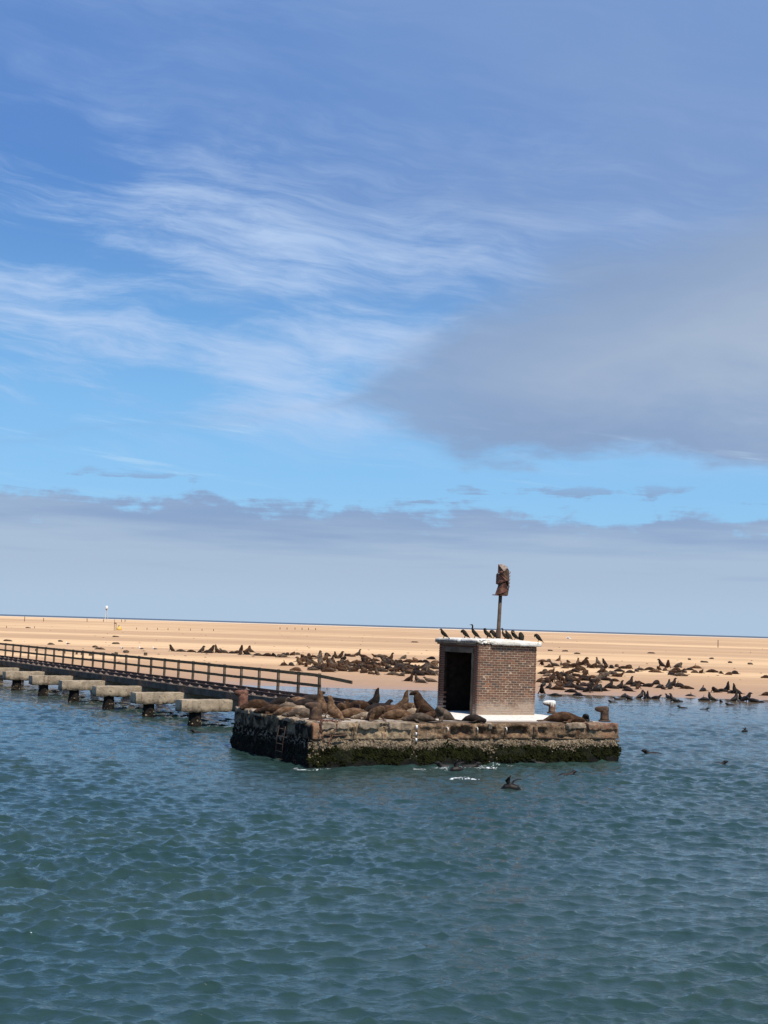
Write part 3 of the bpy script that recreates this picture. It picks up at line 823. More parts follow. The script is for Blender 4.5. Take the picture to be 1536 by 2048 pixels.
# ================================================================== BRICK HUT
HA = R(30.5); HT = R(0.85)
hp = pl(8.17, 3.86, PT - 0.005)
HMAT = Matrix.Translation(hp) @ Matrix.Rotation(HA, 4, 'Z') @ Matrix.Rotation(HT, 4, 'Y')
hut = empty('brick_hut', hp, (0, 0, 0), 'small brick hut with doorless opening and white guano-covered roof slab', 'hut')
hut.rotation_euler = HMAT.to_euler()
HW, HD, HH = 2.60, 2.60, 2.55
WT = 0.11
def hbox(name, m, x0, x1, y0, y1, z0, z1, parent=hut, step=0.12, amp=0.004):
    mb = MB(); mb.rough_box(x0, x1, y0, y1, z0, z1, step, 0.008, amp, 5); return build(mb, name, m, parent, True)
fwall = hbox('front_wall', M['mortar'], 0.012, HW - 0.012, 0.006, WT, 0.0, HH - 0.002, amp=0.0)
hbox('right_wall', M['inner'], HW - WT, HW - 0.010, WT + 0.002, HD - 0.012, 0, HH - 0.002)
hbox('back_wall', M['inner'], 0.012, HW - WT - 0.002, HD - WT, HD - 0.012, 0, HH - 0.002)
hbox('door_wall', M['inner'], 0.012, WT, WT + 0.002, 0.26, 0, HH - 0.002)
hbox('door_wall', M['inner'], 0.012, WT, 2.19, HD - WT - 0.002, 0, HH - 0.002)
hbox('door_wall', M['inner'], 0.012, WT, 0.262, 2.188, 2.425, HH - 0.002)
hbox('lintel', M['girder'], -0.022, WT + 0.05, 0.30, 2.30, 2.23, 2.42, step=0.08, amp=0.014)
hbox('door_jamb', M['girder'], -0.018, WT + 0.04, 0.265, 0.40, 0.0, 2.228, step=0.10, amp=0.010)
hbox('shade_lining', M['inner'], WT + 0.002, HW - WT - 0.002, WT + 0.002, WT + 0.02, 0.0, HH - 0.004)  # dark sheet added over the pale mortar to paint the interior's shade
hbox('ceiling', M['inner'], WT + 0.003, HW - WT - 0.003, WT + 0.022, HD - WT - 0.003, HH - 0.03, HH - 0.003)
hbox('floor', M['inner'], 0.12, HW - WT - 0.01, WT + 0.01, HD - WT - 0.01, -0.02, 0.02)
NCRS = 30; CH = HH / NCRS; BP = HW / 10.5
def brick_mesh(w, name):
    mb = MB(); mb.rough_box(-w / 2, w / 2, 0, 0.10, 0, CH - 0.0165, 0.5, 0.006, 0.0)
    return mb.mesh(name, [M['brick']], False, 0.0005)
bricks_me = brick_mesh(BP - 0.016, 'brick')
rest = MB()
for c in range(NCRS):
    z0 = c * CH + 0.007
    x = 0.0
    first_half = c % 2 == 1
    if first_half:
        rest.box(0.004, BP / 2 - 0.006, 0.0, 0.10, z0, z0 + CH - 0.0165); x = BP / 2
    for i in range(10):
        cx = x + BP / 2
        o = link('brick', bricks_me, fwall, (cx + rng.uniform(-0.003, 0.003), rng.uniform(-0.004, 0.004), z0 + rng.uniform(-0.0015, 0.0015)), (rng.uniform(-0.02, 0.02), 0, rng.uniform(-0.012, 0.012)))
        x += BP
    if not first_half: rest.box(HW - BP / 2 + 0.006, HW - 0.004, 0.0, 0.10, z0, z0 + CH - 0.0165)
    # the other three sides
    def course(length, place, skip=None):
        s = -BP / 2 if c % 2 else 0.0
        while s < length:
            a_, b_ = max(s, 0) + 0.006, min(s + BP, length) - 0.006
            if b_ - a_ > 0.04 and not (skip and skip(a_, b_)): place(a_, b_)
            s += BP
    course(HD - 0.11, lambda a_, b_: rest.box(HW - 0.10, HW - 0.001, a_ + 0.105, b_ + 0.105, z0, z0 + CH - 0.0165))
    course(HW - 0.11, lambda a_, b_: rest.box(a_, b_, HD - 0.10, HD - 0.001, z0, z0 + CH - 0.0165))
    def lp(a_, b_):
        a_ += 0.105; b_ += 0.105
        if z0 + CH > 2.42: rest.box(0.001, 0.10, a_, b_, z0, z0 + CH - 0.0165); return
        if a_ < 0.255:
            rest.box(0.001, 0.10, a_, min(b_, 0.258), z0, z0 + CH - 0.0165)
        elif b_ > 2.24 + (0.08 if 8 < c < 12 else 0):
            rest.box(0.001, 0.10, max(a_, 2.20 - 0.06 * (c < 10)), b_, z0, z0 + CH - 0.0165)
    course(HD - 0.21, lp)
tag(build(rest, 'brick_course', M['brick'], hut), kind='stuff')
# roof slab, broken away along the front left
def slab_fn_(p):
    n_ = mnoise.noise(p * 5.0); n2 = mnoise.noise(p * 12.0 + Vector((3, 1, 7)))
    lim = 0.62 + 0.10 * n_
    if p.x < lim and p.y < 0.06:
        k = max(0, min(1, (lim - p.x) / 0.06))
        if p.y < 0: p.y += k * (min(0.0, -0.02 + 0.07 * n2) - p.y) * 0.9
        if p.z < HH + 0.10: p.z += k * (0.05 + 0.06 * n2)
        else: p.z -= k * max(0, 0.03 * n_ + 0.02)
    if p.z > HH + 0.08: p.z += 0.055 * max(0, 1 - ((p.x - 1.3) / 1.45) ** 2) * max(0, min(1, (p.y + 0.13) / 0.5)) + 0.03 * max(0, mnoise.noise(p * 2.2))
    if p.x < 0.0:
        if abs(p.y - 1.10) < 0.07: p.x += 0.06 * (1 - abs(p.y - 1.10) / 0.07)
        if p.y < 1.08: p.x += 0.035
    return p
mb = MB(); mb.rough_box(-0.12, HW + 0.13, -0.13, HD + 0.12, HH + 0.004, HH + 0.165, 0.055, 0.02, 0.014, 4, fn=slab_fn_)
build(mb, 'roof_slab', M['slab'], hut, True, 0.001)
# shadow-gap moulding under the slab on the door side
hbox('cornice', M['girder'], -0.075, -0.002, -0.02, HD + 0.05, HH - 0.05, HH + 0.002, step=0.07, amp=0.012)
ROOF = HH + 0.20
def roof_pt(px, y_loc):
    # point on the roof slab in the column px of the photograph, at hut depth y_loc
    q_ = HMAT @ Vector((1.3, y_loc, ROOF)); nrm = HMAT.to_3x3() @ Vector((0, 1, 0))
    best = None
    for py in (1278,):
        p = at_plane(px, py, q_, nrm); l = HMAT.inverted() @ p
    return HMAT @ Vector((l.x, y_loc, HH + 0.165 + 0.055 * max(0, 1 - ((l.x - 1.3) / 1.45) ** 2) - 0.004))

# ================================================================== MAST WITH RUSTED REFLECTOR
mp = roof_pt(996, 1.05)
mast = empty('beacon_mast', mp, HMAT.to_euler(), 'rusty pole with crumpled rust-red metal reflector standing on the hut roof', 'beacon')
mast.rotation_euler = (0, R(1.9), 0)
PX = 1 / (F_PX / mp.y)             # metres per photo pixel there
mb = MB(); hz = 87 * PX
mb.loft([(0, 0, 0), (0, 0, 0.16), (0, 0, 0.30), (0, 0, 0.36), (0, 0, hz * 0.6), (0.0, 0, hz + 0.1)], [0.092, 0.10, 0.095, 0.072, 0.068, 0.066], 16)
build(mb, 'pole', M['pole_steel'], mast, True)
mb = MB(); mb.loft([(0, 0, 0), (0, 0, 0.02)], [0.17, 0.16], 18); build(mb, 'foot_flange', M['rust'], mast, True)
mb = MB(); mb.loft([(-0.03, 0.02, hz + 0.0), (-0.03, 0.02, hz + 0.025), (-0.03, 0.02, hz + 0.03)], [(0.27, 0.25), (0.28, 0.26), (0.24, 0.22)], 18, (0, 1, 0))
build(mb, 'base_plate', M['rust_red'], mast, True)
# crumpled plates: corner points given in photo pixels from the pole top plate, with depth in metres
def q3(dx, dy, d): return Vector((dx * PX, d, hz + dy * PX))
plates = [
    [(-11, 1, -0.10), (14, 1, -0.20), (15, 11, -0.12), (-3, 3, -0.26)],
    [(-11, 1, -0.10), (-3, 3, -0.26), (2, 22, -0.20), (-6, 17, 0.02)],
    [(-3, 3, -0.26), (15, 11, -0.12), (8, 26, -0.24), (2, 22, -0.20)],
    [(-6, 17, 0.02), (2, 22, -0.20), (8, 27, -0.22), (-5, 24, -0.05)],
    [(-10, 23, 0.0), (-1, 25, -0.18), (8, 29, -0.26), (-8, 44, -0.10), (-10, 42, 0.05)],
    [(8, 29, -0.26), (12, 31, -0.18), (-1, 47, -0.24), (-6, 45, -0.16)],
    [(12, 30, -0.18), (15, 12, -0.1), (14, 50, -0.05), (7, 54, -0.22), (-1, 47, -0.24)],
    [(-8, 44, -0.08), (-1, 46, -0.26), (9, 54, -0.22), (2, 50, -0.16), (-8, 62, -0.10)],
    [(-8, 62, -0.10), (3, 48, -0.28), (11, 55, -0.18), (4, 62, -0.02)],
    [(-8, 62, -0.10), (4, 62, -0.02), (10, 57, 0.06), (2, 60, 0.12)],
    [(15, 12, -0.1), (16, 11, 0.18), (15, 45, 0.2), (14, 50, -0.05)],
    [(-10, 23, 0.0), (-10, 42, 0.05), (-4, 44, 0.24), (-5, 22, 0.24)],
    [(14, 50, -0.05), (15, 45, 0.2), (5, 60, 0.16), (9, 58, -0.1)],
    [(-11, 1, -0.10), (-6, 17, 0.02), (-3, 20, 0.25), (-6, 1, 0.24)],
    [(-6, 1, 0.24), (14, 2, 0.24), (15, 45, 0.2), (-4, 44, 0.24)],
]
for i, pg in enumerate(plates):
    P = [q3(*a_) for a_ in pg]
    cen = sum(P, Vector()) / len(P)
    nrm = (P[1] - P[0]).cross(P[2] - P[0]).normalized()
    if nrm.y > 0: nrm = -nrm
    mb = MB(); th = 0.012
    # dented: subdivide into a fan with a pushed centre
    n_ = len(P); cc = cen + nrm * rng.uniform(-0.03, 0.02)
    fr_ = [p + nrm * th for p in P] + [cc + nrm * th]; bk = [p - nrm * th for p in P] + [cc - nrm * th]
    fs = []
    for k in range(n_):
        k2 = (k + 1) % n_
        fs += [(k, k2, n_), (n_ + 1 + k2, n_ + 1 + k, 2 * n_ + 1), (k, n_ + 1 + k, n_ + 1 + k2, k2)]
    mb.add(fr_ + bk, fs)
    o = build(mb, 'reflector_plate', M['chair_iron' if i in (8, 9) else ('rust_red' if i % 3 else 'rust')], mast, False, 0.0001)  # top plates get a paler iron: sunlit tone painted into their colour
# torn rim on the right edge
for k in range(5):
    mb = MB(); a_ = q3(14, 44 - k * 7, -0.02); mb.loft([a_, a_ + Vector((0.05, -0.03, 0.04)), a_ + Vector((0.055, 0.0, 0.10))], [(0.03, 0.012), (0.035, 0.012), (0.01, 0.008)], 6)
    build(mb, 'torn_edge', M['rust_red'], mast, True)

# ================================================================== RAILWAY TRESTLE
VA = R(29.5)
vr = Vector((-math.sin(VA), math.cos(VA), 0)); vn = Vector((math.cos(VA), math.sin(VA), 0))
VN0, VR0 = 24.25, 46.02
v0 = vn * VN0 + vr * VR0
ves = empty('railway_trestle', v0, (0, 0, VA), 'low concrete railway trestle running from the beach to the platform', 'trestle')
LEN = 78.0
VP = [0.0] + [9.2 + 5.5 * k + 0.35 for k in range(12)] + [LEN]
# girders, one per span and side
for i in range(len(VP) - 1):
    a_, b_ = VP[i] + 0.012, VP[i + 1] - 0.012
    for x0, x1 in ((0.0, 0.62), (1.35, 1.95)):
        mb = MB(); mb.rough_box(x0, x1, a_, b_, 1.05, 1.35, 0.22, 0.015, 0.012, 3, seed=i * 1.3 + x0)
        build(mb, 'girder', M['girder'], ves, True)
mb = MB(); mb.rough_box(0.625, 1.345, 0.01, LEN - 0.02, 1.18, 1.318, 0.3, 0.01, 0.012, 3); build(mb, 'track_bed', M['trackbed'], ves, True)
mb = MB(); mb.rough_box(1.955, 2.80, 0.6, LEN - 0.02, 1.20, 1.335, 0.3, 0.015, 0.012, 3, seed=4); build(mb, 'walkway', M['girder'], ves, True)
prof = [(-0.06, 0), (0.06, 0), (0.06, 0.015), (0.012, 0.03), (0.012, 0.10), (0.035, 0.112), (0.035, 0.145), (-0.035, 0.145), (-0.035, 0.112), (-0.012, 0.10), (-0.012, 0.03), (-0.06, 0.015)]
for xr in (0.36, 1.62):
    mb = MB(); n_ = 60; m_ = len(prof)
    for i in range(n_ + 1):
        y_ = -1.2 + (LEN + 0.6) * i / n_
        wx_ = 0.02 * mnoise.noise(Vector((y_ * 0.25, xr, 0))); wz_ = 0.012 * mnoise.noise(Vector((y_ * 0.3, xr, 4)))
        for (a_, b_) in prof: mb.v.append((xr + a_ + wx_, y_, 1.362 + b_ + wz_))
    for i in range(n_):
        for k in range(m_): mb.f.append((i * m_ + k, i * m_ + (k + 1) % m_, (i + 1) * m_ + (k + 1) % m_, (i + 1) * m_ + k))
    mb.f.append(tuple(range(m_))); mb.f.append(tuple(n_ * m_ + k for k in range(m_))[::-1])
    build(mb, 'rail', M['rail_steel'], ves, False, 0.0001)
chm = MB(); chm.rough_box(-0.10, 0.10, -0.09, 0.09, -0.008, 0.05, 0.06, 0.02, 0.012, 9)
chm.rough_box(-0.045, 0.03, -0.05, 0.05, 0.04, 0.10, 0.05, 0.02, 0.012, 9)
chme = chm.mesh('rail_chair', [M['chair_iron']], True)
for xr in (0.36, 1.62):
    for i in range(60):
        o = link('rail_chair', chme, ves, (xr - 0.165 + rng.uniform(-0.02, 0.02), 0.8 + 1.15 * i + rng.uniform(-0.08, 0.08), 1.345), (0, 0, rng.uniform(-0.2, 0.2)))
        o.scale = (1, 1, rng.uniform(0.7, 1.25))
# bents
def cap_fn(p):
    if p.z < 0.72:
        n_ = mnoise.noise(p * 4.0)
        p.z += 0.07 * n_; p.y += 0.05 * mnoise.noise(p * 6 + Vector((5, 5, 5))) * (1 if p.y > 0 else -1)
    return p
for k in range(10):
    y0 = 9.2 + 5.5 * k
    mb = MB(); mb.rough_box(-2.30, 4.3, y0, y0 + 0.72, 0.55, 1.046, 0.11, 0.03, 0.022, 4, seed=k * 7.1, fn=cap_fn)
    cap = build(mb, 'pier_cap', M['cap_concrete'], ves, True)
    for xp in (-1.55, 3.2):
        mb = MB()
        mb.loft([(xp, y0 + 0.36, -1.5), (xp, y0 + 0.36, 0.0), (xp + 0.01, y0 + 0.36, 0.35), (xp, y0 + 0.36, 0.60)], [0.30, 0.29, 0.25, 0.25], 14)
        pile = build(mb, 'pile', M['pile'], ves, True)
    if k < 6:
        mb = MB(); rr2 = random.Random(k)
        def on_pile(r_, xp=-1.55, y0=y0):
            a = r_.uniform(0, 6.28); z = r_.uniform(-0.03, 0.22)
            nrm = Vector((math.cos(a), math.sin(a), 0))
            return Vector((xp, y0 + 0.36, z)) + nrm * 0.285, nrm
        lumps(mb, 24, on_pile, 0.02, 0.05, 0.8, k)
        tag(build(mb, 'shell_growth', M['shells'], ves), kind='stuff')
# ---- handrail: timber posts and two rails
rail0 = v0 + vr * (52.54 - VR0) + vn * (26.9 - VN0)
hr = empty('timber_handrail', (rail0.x, rail0.y, 1.335), (0, 0, VA), 'long weathered timber handrail with posts and two rails along the trestle', 'railing')
SP = 1.968; NP = 34
pm = MB(); pm.rough_box(-0.055, 0.055, -0.055, 0.055, -0.10, 0.99, 0.12, 0.012, 0.008, 6); pme = pm.mesh('post', [M['post_timber']], True)
for i in range(NP):
    link('post', pme, hr, (rng.uniform(-0.01, 0.01), SP * i, rng.uniform(-0.03, 0.0)), (rng.uniform(-0.02, 0.02), rng.uniform(-0.02, 0.02), 0))
for i in range(0, NP - 1, 2):
    y0 = SP * i; y1 = SP * min(i + 2, NP - 1)
    dz = 0.02 * mnoise.noise(Vector((i * 0.4, 0, 0)))
    mb = MB()
    def sag(p, y0=y0, first=(i == 0)):
        if first and p.y < 0.3: p.z -= 0.045 * (0.3 - p.y) ; 
        return p
    mb.rough_box(-0.115, -0.06, (y0 - 3.0) if i == 0 else y0 + 0.004, y1 - 0.004, 0.82 + dz, 0.955 + dz, 0.25, 0.01, 0.008, 4, seed=i, fn=sag)
    build(mb, 'top_rail', M['timber'], hr, True)
    mb = MB(); mb.rough_box(-0.112, -0.06, (y0 - 0.3) if i == 0 else y0 + 0.004, y1 - 0.004, 0.40 + dz, 0.52 + dz, 0.25, 0.01, 0.008, 4, seed=i + 40)
    build(mb, 'mid_rail', M['timber'], hr, True)

# ================================================================== SEALS
def ears(mb, hx, hz, dx, dz, w=0.062):
    for s in (-1, 1):
        mb.loft([(hx, s * w, hz), (hx - 0.02, s * (w + 0.03), hz - 0.005), (hx - 0.05, s * (w + 0.045), hz - 0.02)], [0.022, 0.018, 0.010], 6)
def blade(mb, pts, w, th=0.026):
    n = len(pts); P = [Vector(p) for p in pts]
    rad = []
    for i in range(n):
        t = i / (n - 1); k = (0.55 + 0.75 * math.sin(PI * min(1, t * 0.9 + 0.12))) * (1 - 0.55 * max(0, t - 0.65) / 0.35)
        rad.append((w * k, th * (1 - 0.25 * t)))
    mb.loft(P, rad, 8)
def hind(mb, x, z, spread=0.10, ln=0.27, rise=0.0):
    for s in (-1, 1):
        blade(mb, [(x + 0.10, s * 0.03, z), (x - ln * 0.45, s * (0.05 + spread * 0.5), z - 0.01 + rise * 0.5), (x - ln, s * (0.06 + spread), max(0.025, z - 0.03) + rise)], 0.062)
def seal_pose(kind):
    mb = MB()
    if kind == 'lie':        # prone, chin on the ground
        mb.loft([(-0.80, 0, .06), (-0.70, 0, .085), (-.55, 0, .13), (-.32, 0, .185), (-.05, 0, .215), (.20, 0, .205), (.40, 0, .165), (.54, 0, .135), (.66, 0, .12), (.75, 0, .105), (.83, 0, .085), (.88, 0, .075)],
                [.03, (.075, .06), (.13, .11), (.20, .175), (.235, .21), (.215, .20), (.155, .155), (.115, .12), (.10, .105), (.088, .09), (.055, .055), (.03, .03)], 14)
        hind(mb, -0.78, .06); ears(mb, .64, .16, 0, 0, .085)
        for s in (-1, 1): blade(mb, [(.26, s * .16, .12), (.16, s * .30, .05), (-.02, s * .40, .03), (-.16, s * .44, .025)], .085)
    elif kind == 'fat':      # curled on its side, back to the viewer
        mb.loft([(-.62, .16, .05), (-.52, .10, .10), (-.36, .03, .17), (-.12, -.03, .225), (.14, -.04, .22), (.34, .0, .18), (.47, .07, .145), (.56, .15, .12), (.62, .24, .10), (.63, .32, .075), (.62, .36, .065)],
                [.03, (.08, .07), (.15, .14), (.21, .20), (.225, .215), (.18, .175), (.13, .135), (.11, .115), (.092, .095), (.05, .055), (.028, .03)], 14)
        for s in (-1, 1): blade(mb, [(-.55, .14, .07), (-.68, .20 + .05 * s, .05), (-.84, .22 + .09 * s, .03)], .06)
        blade(mb, [(.24, -.16, .15), (.12, -.30, .07), (-.06, -.36, .03)], .085); blade(mb, [(.24, .12, .12), (.30, .26, .05), (.26, .38, .03)], .08)
        for s in (-1, 1): mb.loft([(.57 + .08 * s, .18, .15), (.57 + .115 * s, .165, .15)], [.02, .011], 6)
    elif kind == 'up':       # sitting, chest raised, head level
        mb.loft([(-.60, 0, .055), (-.50, 0, .09), (-.34, 0, .16), (-.13, 0, .22), (.05, 0, .30), (.15, 0, .42), (.19, 0, .55), (.205, 0, .66), (.225, 0, .745), (.275, 0, .80), (.34, 0, .81), (.40, 0, .805), (.435, 0, .80)],
                [.03, (.08, .07), (.155, .135), (.215, .20), (.22, .215), (.185, .18), (.145, .14), (.115, .115), (.098, .10), (.09, .092), (.07, .07), (.045, .042), (.025, .025)], 14)
        hind(mb, -0.57, .055); ears(mb, .265, .82, 0, 0, .08)
        for s in (-1, 1): blade(mb, [(.12, s * .14, .33), (.19, s * .22, .18), (.20, s * .26, .05), (.30, s * .33, .025), (.36, s * .37, .022)], .085)
    elif kind == 'point':    # sitting, nose to the sky
        mb.loft([(-.58, 0, .055), (-.48, 0, .09), (-.32, 0, .16), (-.12, 0, .22), (.05, 0, .31), (.13, 0, .44), (.16, 0, .58), (.165, 0, .70), (.17, 0, .80), (.195, 0, .88), (.225, 0, .95), (.245, 0, 1.0)],
                [.03, (.08, .07), (.155, .135), (.215, .20), (.225, .215), (.195, .185), (.155, .15), (.125, .122), (.10, .10), (.082, .082), (.055, .052), (.026, .026)], 14)
        hind(mb, -0.55, .055); ears(mb, .15, .80, 0, 0, .08)
        for s in (-1, 1): blade(mb, [(.10, s * .15, .34), (.17, s * .23, .18), (.19, s * .27, .05), (.29, s * .34, .025), (.35, s * .38, .022)], .085)
    elif kind == 'half':     # prone with head lifted and turned
        mb.loft([(-.74, 0, .06), (-.64, 0, .085), (-.48, 0, .14), (-.26, 0, .19), (0, 0, .215), (.22, 0, .23), (.36, 0, .29), (.44, 0, .38), (.49, .01, .46), (.55, .03, .50), (.62, .05, .505), (.68, .07, .50), (.71, .08, .495)],
                [.03, (.08, .065), (.14, .125), (.20, .18), (.225, .21), (.20, .195), (.15, .15), (.118, .118), (.10, .10), (.09, .09), (.068, .068), (.042, .042), (.024, .024)], 14)
        hind(mb, -0.72, .06); ears(mb, .53, .52, 0, 0, .08)
        for s in (-1, 1): blade(mb, [(.26, s * .15, .16), (.26, s * .28, .06), (.14, s * .40, .03), (.02, s * .45, .025)], .085)
    elif kind == 'bull':     # thick-necked, propped on straight flippers, muzzle forward
        mb.loft([(-.62, 0, .06), (-.50, 0, .11), (-.30, 0, .19), (-.08, 0, .28), (.08, 0, .41), (.18, 0, .56), (.23, 0, .69), (.25, 0, .78), (.30, 0, .85), (.38, 0, .85), (.46, 0, .82), (.52, 0, .795), (.545, 0, .785)],
                [.035, (.09, .08), (.17, .15), (.23, .22), (.24, .235), (.205, .20), (.165, .165), (.135, .135), (.11, .11), (.095, .09), (.062, .06), (.042, .04), (.025, .025)], 14)
        hind(mb, -0.6, .06); ears(mb, .30, .88, 0, 0, .095)
        for s in (-1, 1): blade(mb, [(.12, s * .16, .42), (.20, s * .22, .22), (.22, s * .25, .05), (.33, s * .31, .025), (.40, s * .34, .022)], .09)
    elif kind == 'groom':    # sitting, head bent down into the flank
        mb.loft([(-.50, 0, .055), (-.40, 0, .10), (-.24, 0, .18), (-.04, 0, .24), (.12, .02, .33), (.20, .06, .42), (.22, .13, .46), (.20, .20, .44), (.17, .25, .38), (.14, .27, .31), (.12, .27, .26)],
                [.03, (.09, .08), (.17, .16), (.22, .215), (.20, .195), (.15, .15), (.115, .12), (.10, .105), (.088, .09), (.055, .055), (.028, .028)], 14)
        hind(mb, -0.48, .055)
        for s in (-1, 1): blade(mb, [(.12, s * .15, .30), (.19, s * .22, .16), (.20, s * .26, .04), (.31, s * .32, .025)], .085)
    elif kind == 'belly':    # on its back / side with one flipper raised
        mb.loft([(-.72, 0, .07), (-.60, 0, .10), (-.44, 0, .15), (-.20, 0, .20), (.06, 0, .215), (.28, 0, .18), (.44, 0, .14), (.56, 0, .12), (.66, 0, .12), (.74, 0, .13), (.79, 0, .135)],
                [.03, (.08, .07), (.14, .13), (.205, .19), (.22, .205), (.17, .165), (.12, .12), (.10, .105), (.088, .09), (.05, .05), (.028, .028)], 14)
        blade(mb, [(.18, .02, .30), (.15, .04, .45), (.08, .06, .58), (.02, .07, .66)], .07)
        blade(mb, [(.24, -.15, .12), (.10, -.30, .05), (-.06, -.38, .03)], .08); hind(mb, -0.70, .07, .08, .26, .06)
    elif kind == 'swim':     # head and a strip of back above the water
        mb.loft([(-.60, 0, -.14), (-.35, 0, -.06), (-.10, 0, -.05), (.10, 0, -.04), (.24, 0, .02), (.32, 0, .10), (.38, 0, .14), (.45, 0, .145), (.50, 0, .14), (.53, 0, .138)],
                [.05, .12, .15, .14, .115, .10, .092, .07, .045, .025], 14)
        ears(mb, .36, .16, 0, 0, .08)
    elif kind == 'roll':     # rolling: flippers and flank breaking the surface
        mb.loft([(-.34, 0, -.10), (-.20, 0, -.03), (-.02, 0, .0), (.16, 0, -.02), (.30, 0, -.10)], [.06, .13, .16, .14, .07], 14)
        blade(mb, [(-.02, -.04, .10), (-.10, -.08, .22), (-.24, -.10, .28), (-.36, -.10, .27)], .085, .024)
        blade(mb, [(.06, .05, .10), (.10, .08, .24), (.04, .12, .36), (.0, .12, .42)], .08, .024)
    return mb
POSES = ('lie', 'fat', 'up', 'point', 'half', 'bull', 'groom', 'belly', 'swim', 'roll')
near_me, far_me = {}, {}
for k in POSES:
    m_ = seal_pose(k)
    near_me[k] = remeshed(m_, 'seal_' + k, 0.017, 3)
    near_me[k].materials.append(M['fur_brown'])
    if k not in ('roll',):
        far_me[k] = remeshed(m_, 'far_seal_' + k, 0.028, 2, 0.5)
        far_me[k].materials.append(M['fur_brown'])
def put_seal(me, loc, heading, scale, mt, label, group, name='fur_seal', tilt=0.0):
    o = bpy.data.objects.new(name, me); COL.objects.link(o)
    o.location = loc; o.rotation_euler = (tilt, 0, R(heading))
    if isinstance(scale, (int, float)): scale = (scale,) * 3
    o.scale = scale
    o.material_slots[0].link = 'OBJECT'; o.material_slots[0].material = M[mt]
    return tag(o, label, 'seal', group)
GP = 'fur seals resting on the platform'
# photo column, row of the ground contact, pose, heading (0 = right, 180 = left, 90 = away), scale, coat, lift, label
platform_seals = [
    (516, 1422, 'fat', 184, .92, 'fur_brown', 0, 'dark brown seal curled up right beside the far left bollard'),
    (548, 1431, 'lie', 165, .85, 'fur_brown', 0, 'dark seal sprawled along the platform edge between the two left bollards'),
    (574, 1434, 'fat', 10, .78, 'fur_tan', 0, 'tan-faced seal curled on the left edge above the ladder'),
    (604, 1437, 'lie', 182, .78, 'fur_grey', 0, 'pale grey seal lying with head left, just behind the near bollard'),
    (566, 1413, 'fat', 200, .85, 'fur_dark', 0, 'very dark seal lying at the end of the railway track'),
    (577, 1421, 'belly', 160, .68, 'fur_cream', 0, 'cream-bellied seal lying on its back among the dark ones on the left'),
    (596, 1410, 'lie', 200, .75, 'fur_tan', 0, 'tan seal lying flat in front of the end of the handrail'),
    (622, 1406, 'half', 12, .80, 'fur_dark', 0, 'dark seal with lifted head below the last handrail post'),
    (612, 1417, 'lie', 5, .85, 'fur_dark', 0, 'slate-dark seal lying flat behind the near bollard'),
    (601, 1427, 'lie', 178, .62, 'fur_cream', 0, 'pale seal lying low left of the near bollard'),
    (647, 1431, 'point', 150, .88, 'fur_tan', 0, 'light brown seal stretching its nose skyward right of the near bollard'),
    (667, 1440, 'up', 130, .88, 'fur_tan', 0, 'brown seal sitting upright at the front edge next to the near bollard'),
    (681, 1432, 'groom', 250, .80, 'fur_tan', 0, 'brown seal seen from the front just behind the upright one at the edge'),
    (688, 1424, 'up', 20, .52, 'fur_brown', 0, 'small slim dark seal sitting behind the group, before the open water'),
    (708, 1438, 'lie', 2, .84, 'fur_tan', 0, 'sandy brown seal lying level in the middle of the front group'),
    (720, 1422, 'fat', 170, .88, 'fur_brown', 0, 'brown seal with rounded back lying at the rear edge of the platform'),
    (747, 1417, 'point', 330, .78, 'fur_dark', 0, 'dark seal rearing up highest at the rear, nose pointing at the sky'),
    (757, 1427, 'half', 25, .85, 'fur_dark', 0, 'dark seal with raised head half hidden behind the front seal'),
    (749, 1444, 'groom', 300, .92, 'fur_tan', 0, 'tan seal hunched at the front edge with its head bowed'),
    (733, 1441, 'lie', 170, .62, 'fur_cream', 0, 'pale small seal lying against the hunched seal at the front edge'),
    (782, 1434, 'lie', 185, .95, 'fur_brown', 0, 'long brown seal lying behind the tan one in the middle'),
    (797, 1441, 'lie', 355, .86, 'fur_tan', 0, 'golden tan seal lying on its side, head to the right, mid platform'),
    (804, 1424, 'point', 10, .80, 'fur_tan', 0, 'slim tan seal leaning right with a long stretched neck'),
    (822, 1419, 'lie', 340, .62, 'fur_tan', 0, 'small tan seal resting behind the long-necked one'),
    (828, 1431, 'belly', 190, .60, 'fur_cream', 0, 'cream seal lying on its back in front of the big brown one'),
    (847, 1436, 'bull', 168, .98, 'fur_brown', 0, 'biggest brown seal, propped up and facing left beside the hut'),
    (840, 1445, 'lie', 188, .72, 'fur_grey', 0, 'slate grey seal lying at the front edge below the biggest seal'),
    (866, 1438, 'lie', 20, .60, 'fur_brown', 0, 'reddish brown seal lying right behind the biggest seal'),
    (885, 1444, 'groom', 205, .92, 'fur_grey', 0, 'dark grey seal sitting with head tucked, in front of the doorway'),
    (946, 1446, 'fat', 352, .64, 'fur_dark', 0, 'dark seal lying alone at the front edge below the doorway corner'),
    (1127, 1446, 'lie', 3, .90, 'fur_brown', 0, 'long dark brown seal stretched at the right end of the platform edge'),
    (1171, 1446, 'groom', 235, .56, 'fur_wet', 0, 'small black seal huddled against the head of the long one'),
]
for (px, py, pose, hd, sc, mt, lf, lab) in platform_seals:
    d = deck_at(px, py)
    onrail = d.y > PD - 0.05
    w = pl(d.x, d.y, PT + 0.024)
    if onrail:
        w = at(px, py, 1.36); 
    put_seal(near_me[pose], w, hd, sc * 0.97, mt, lab, GP)
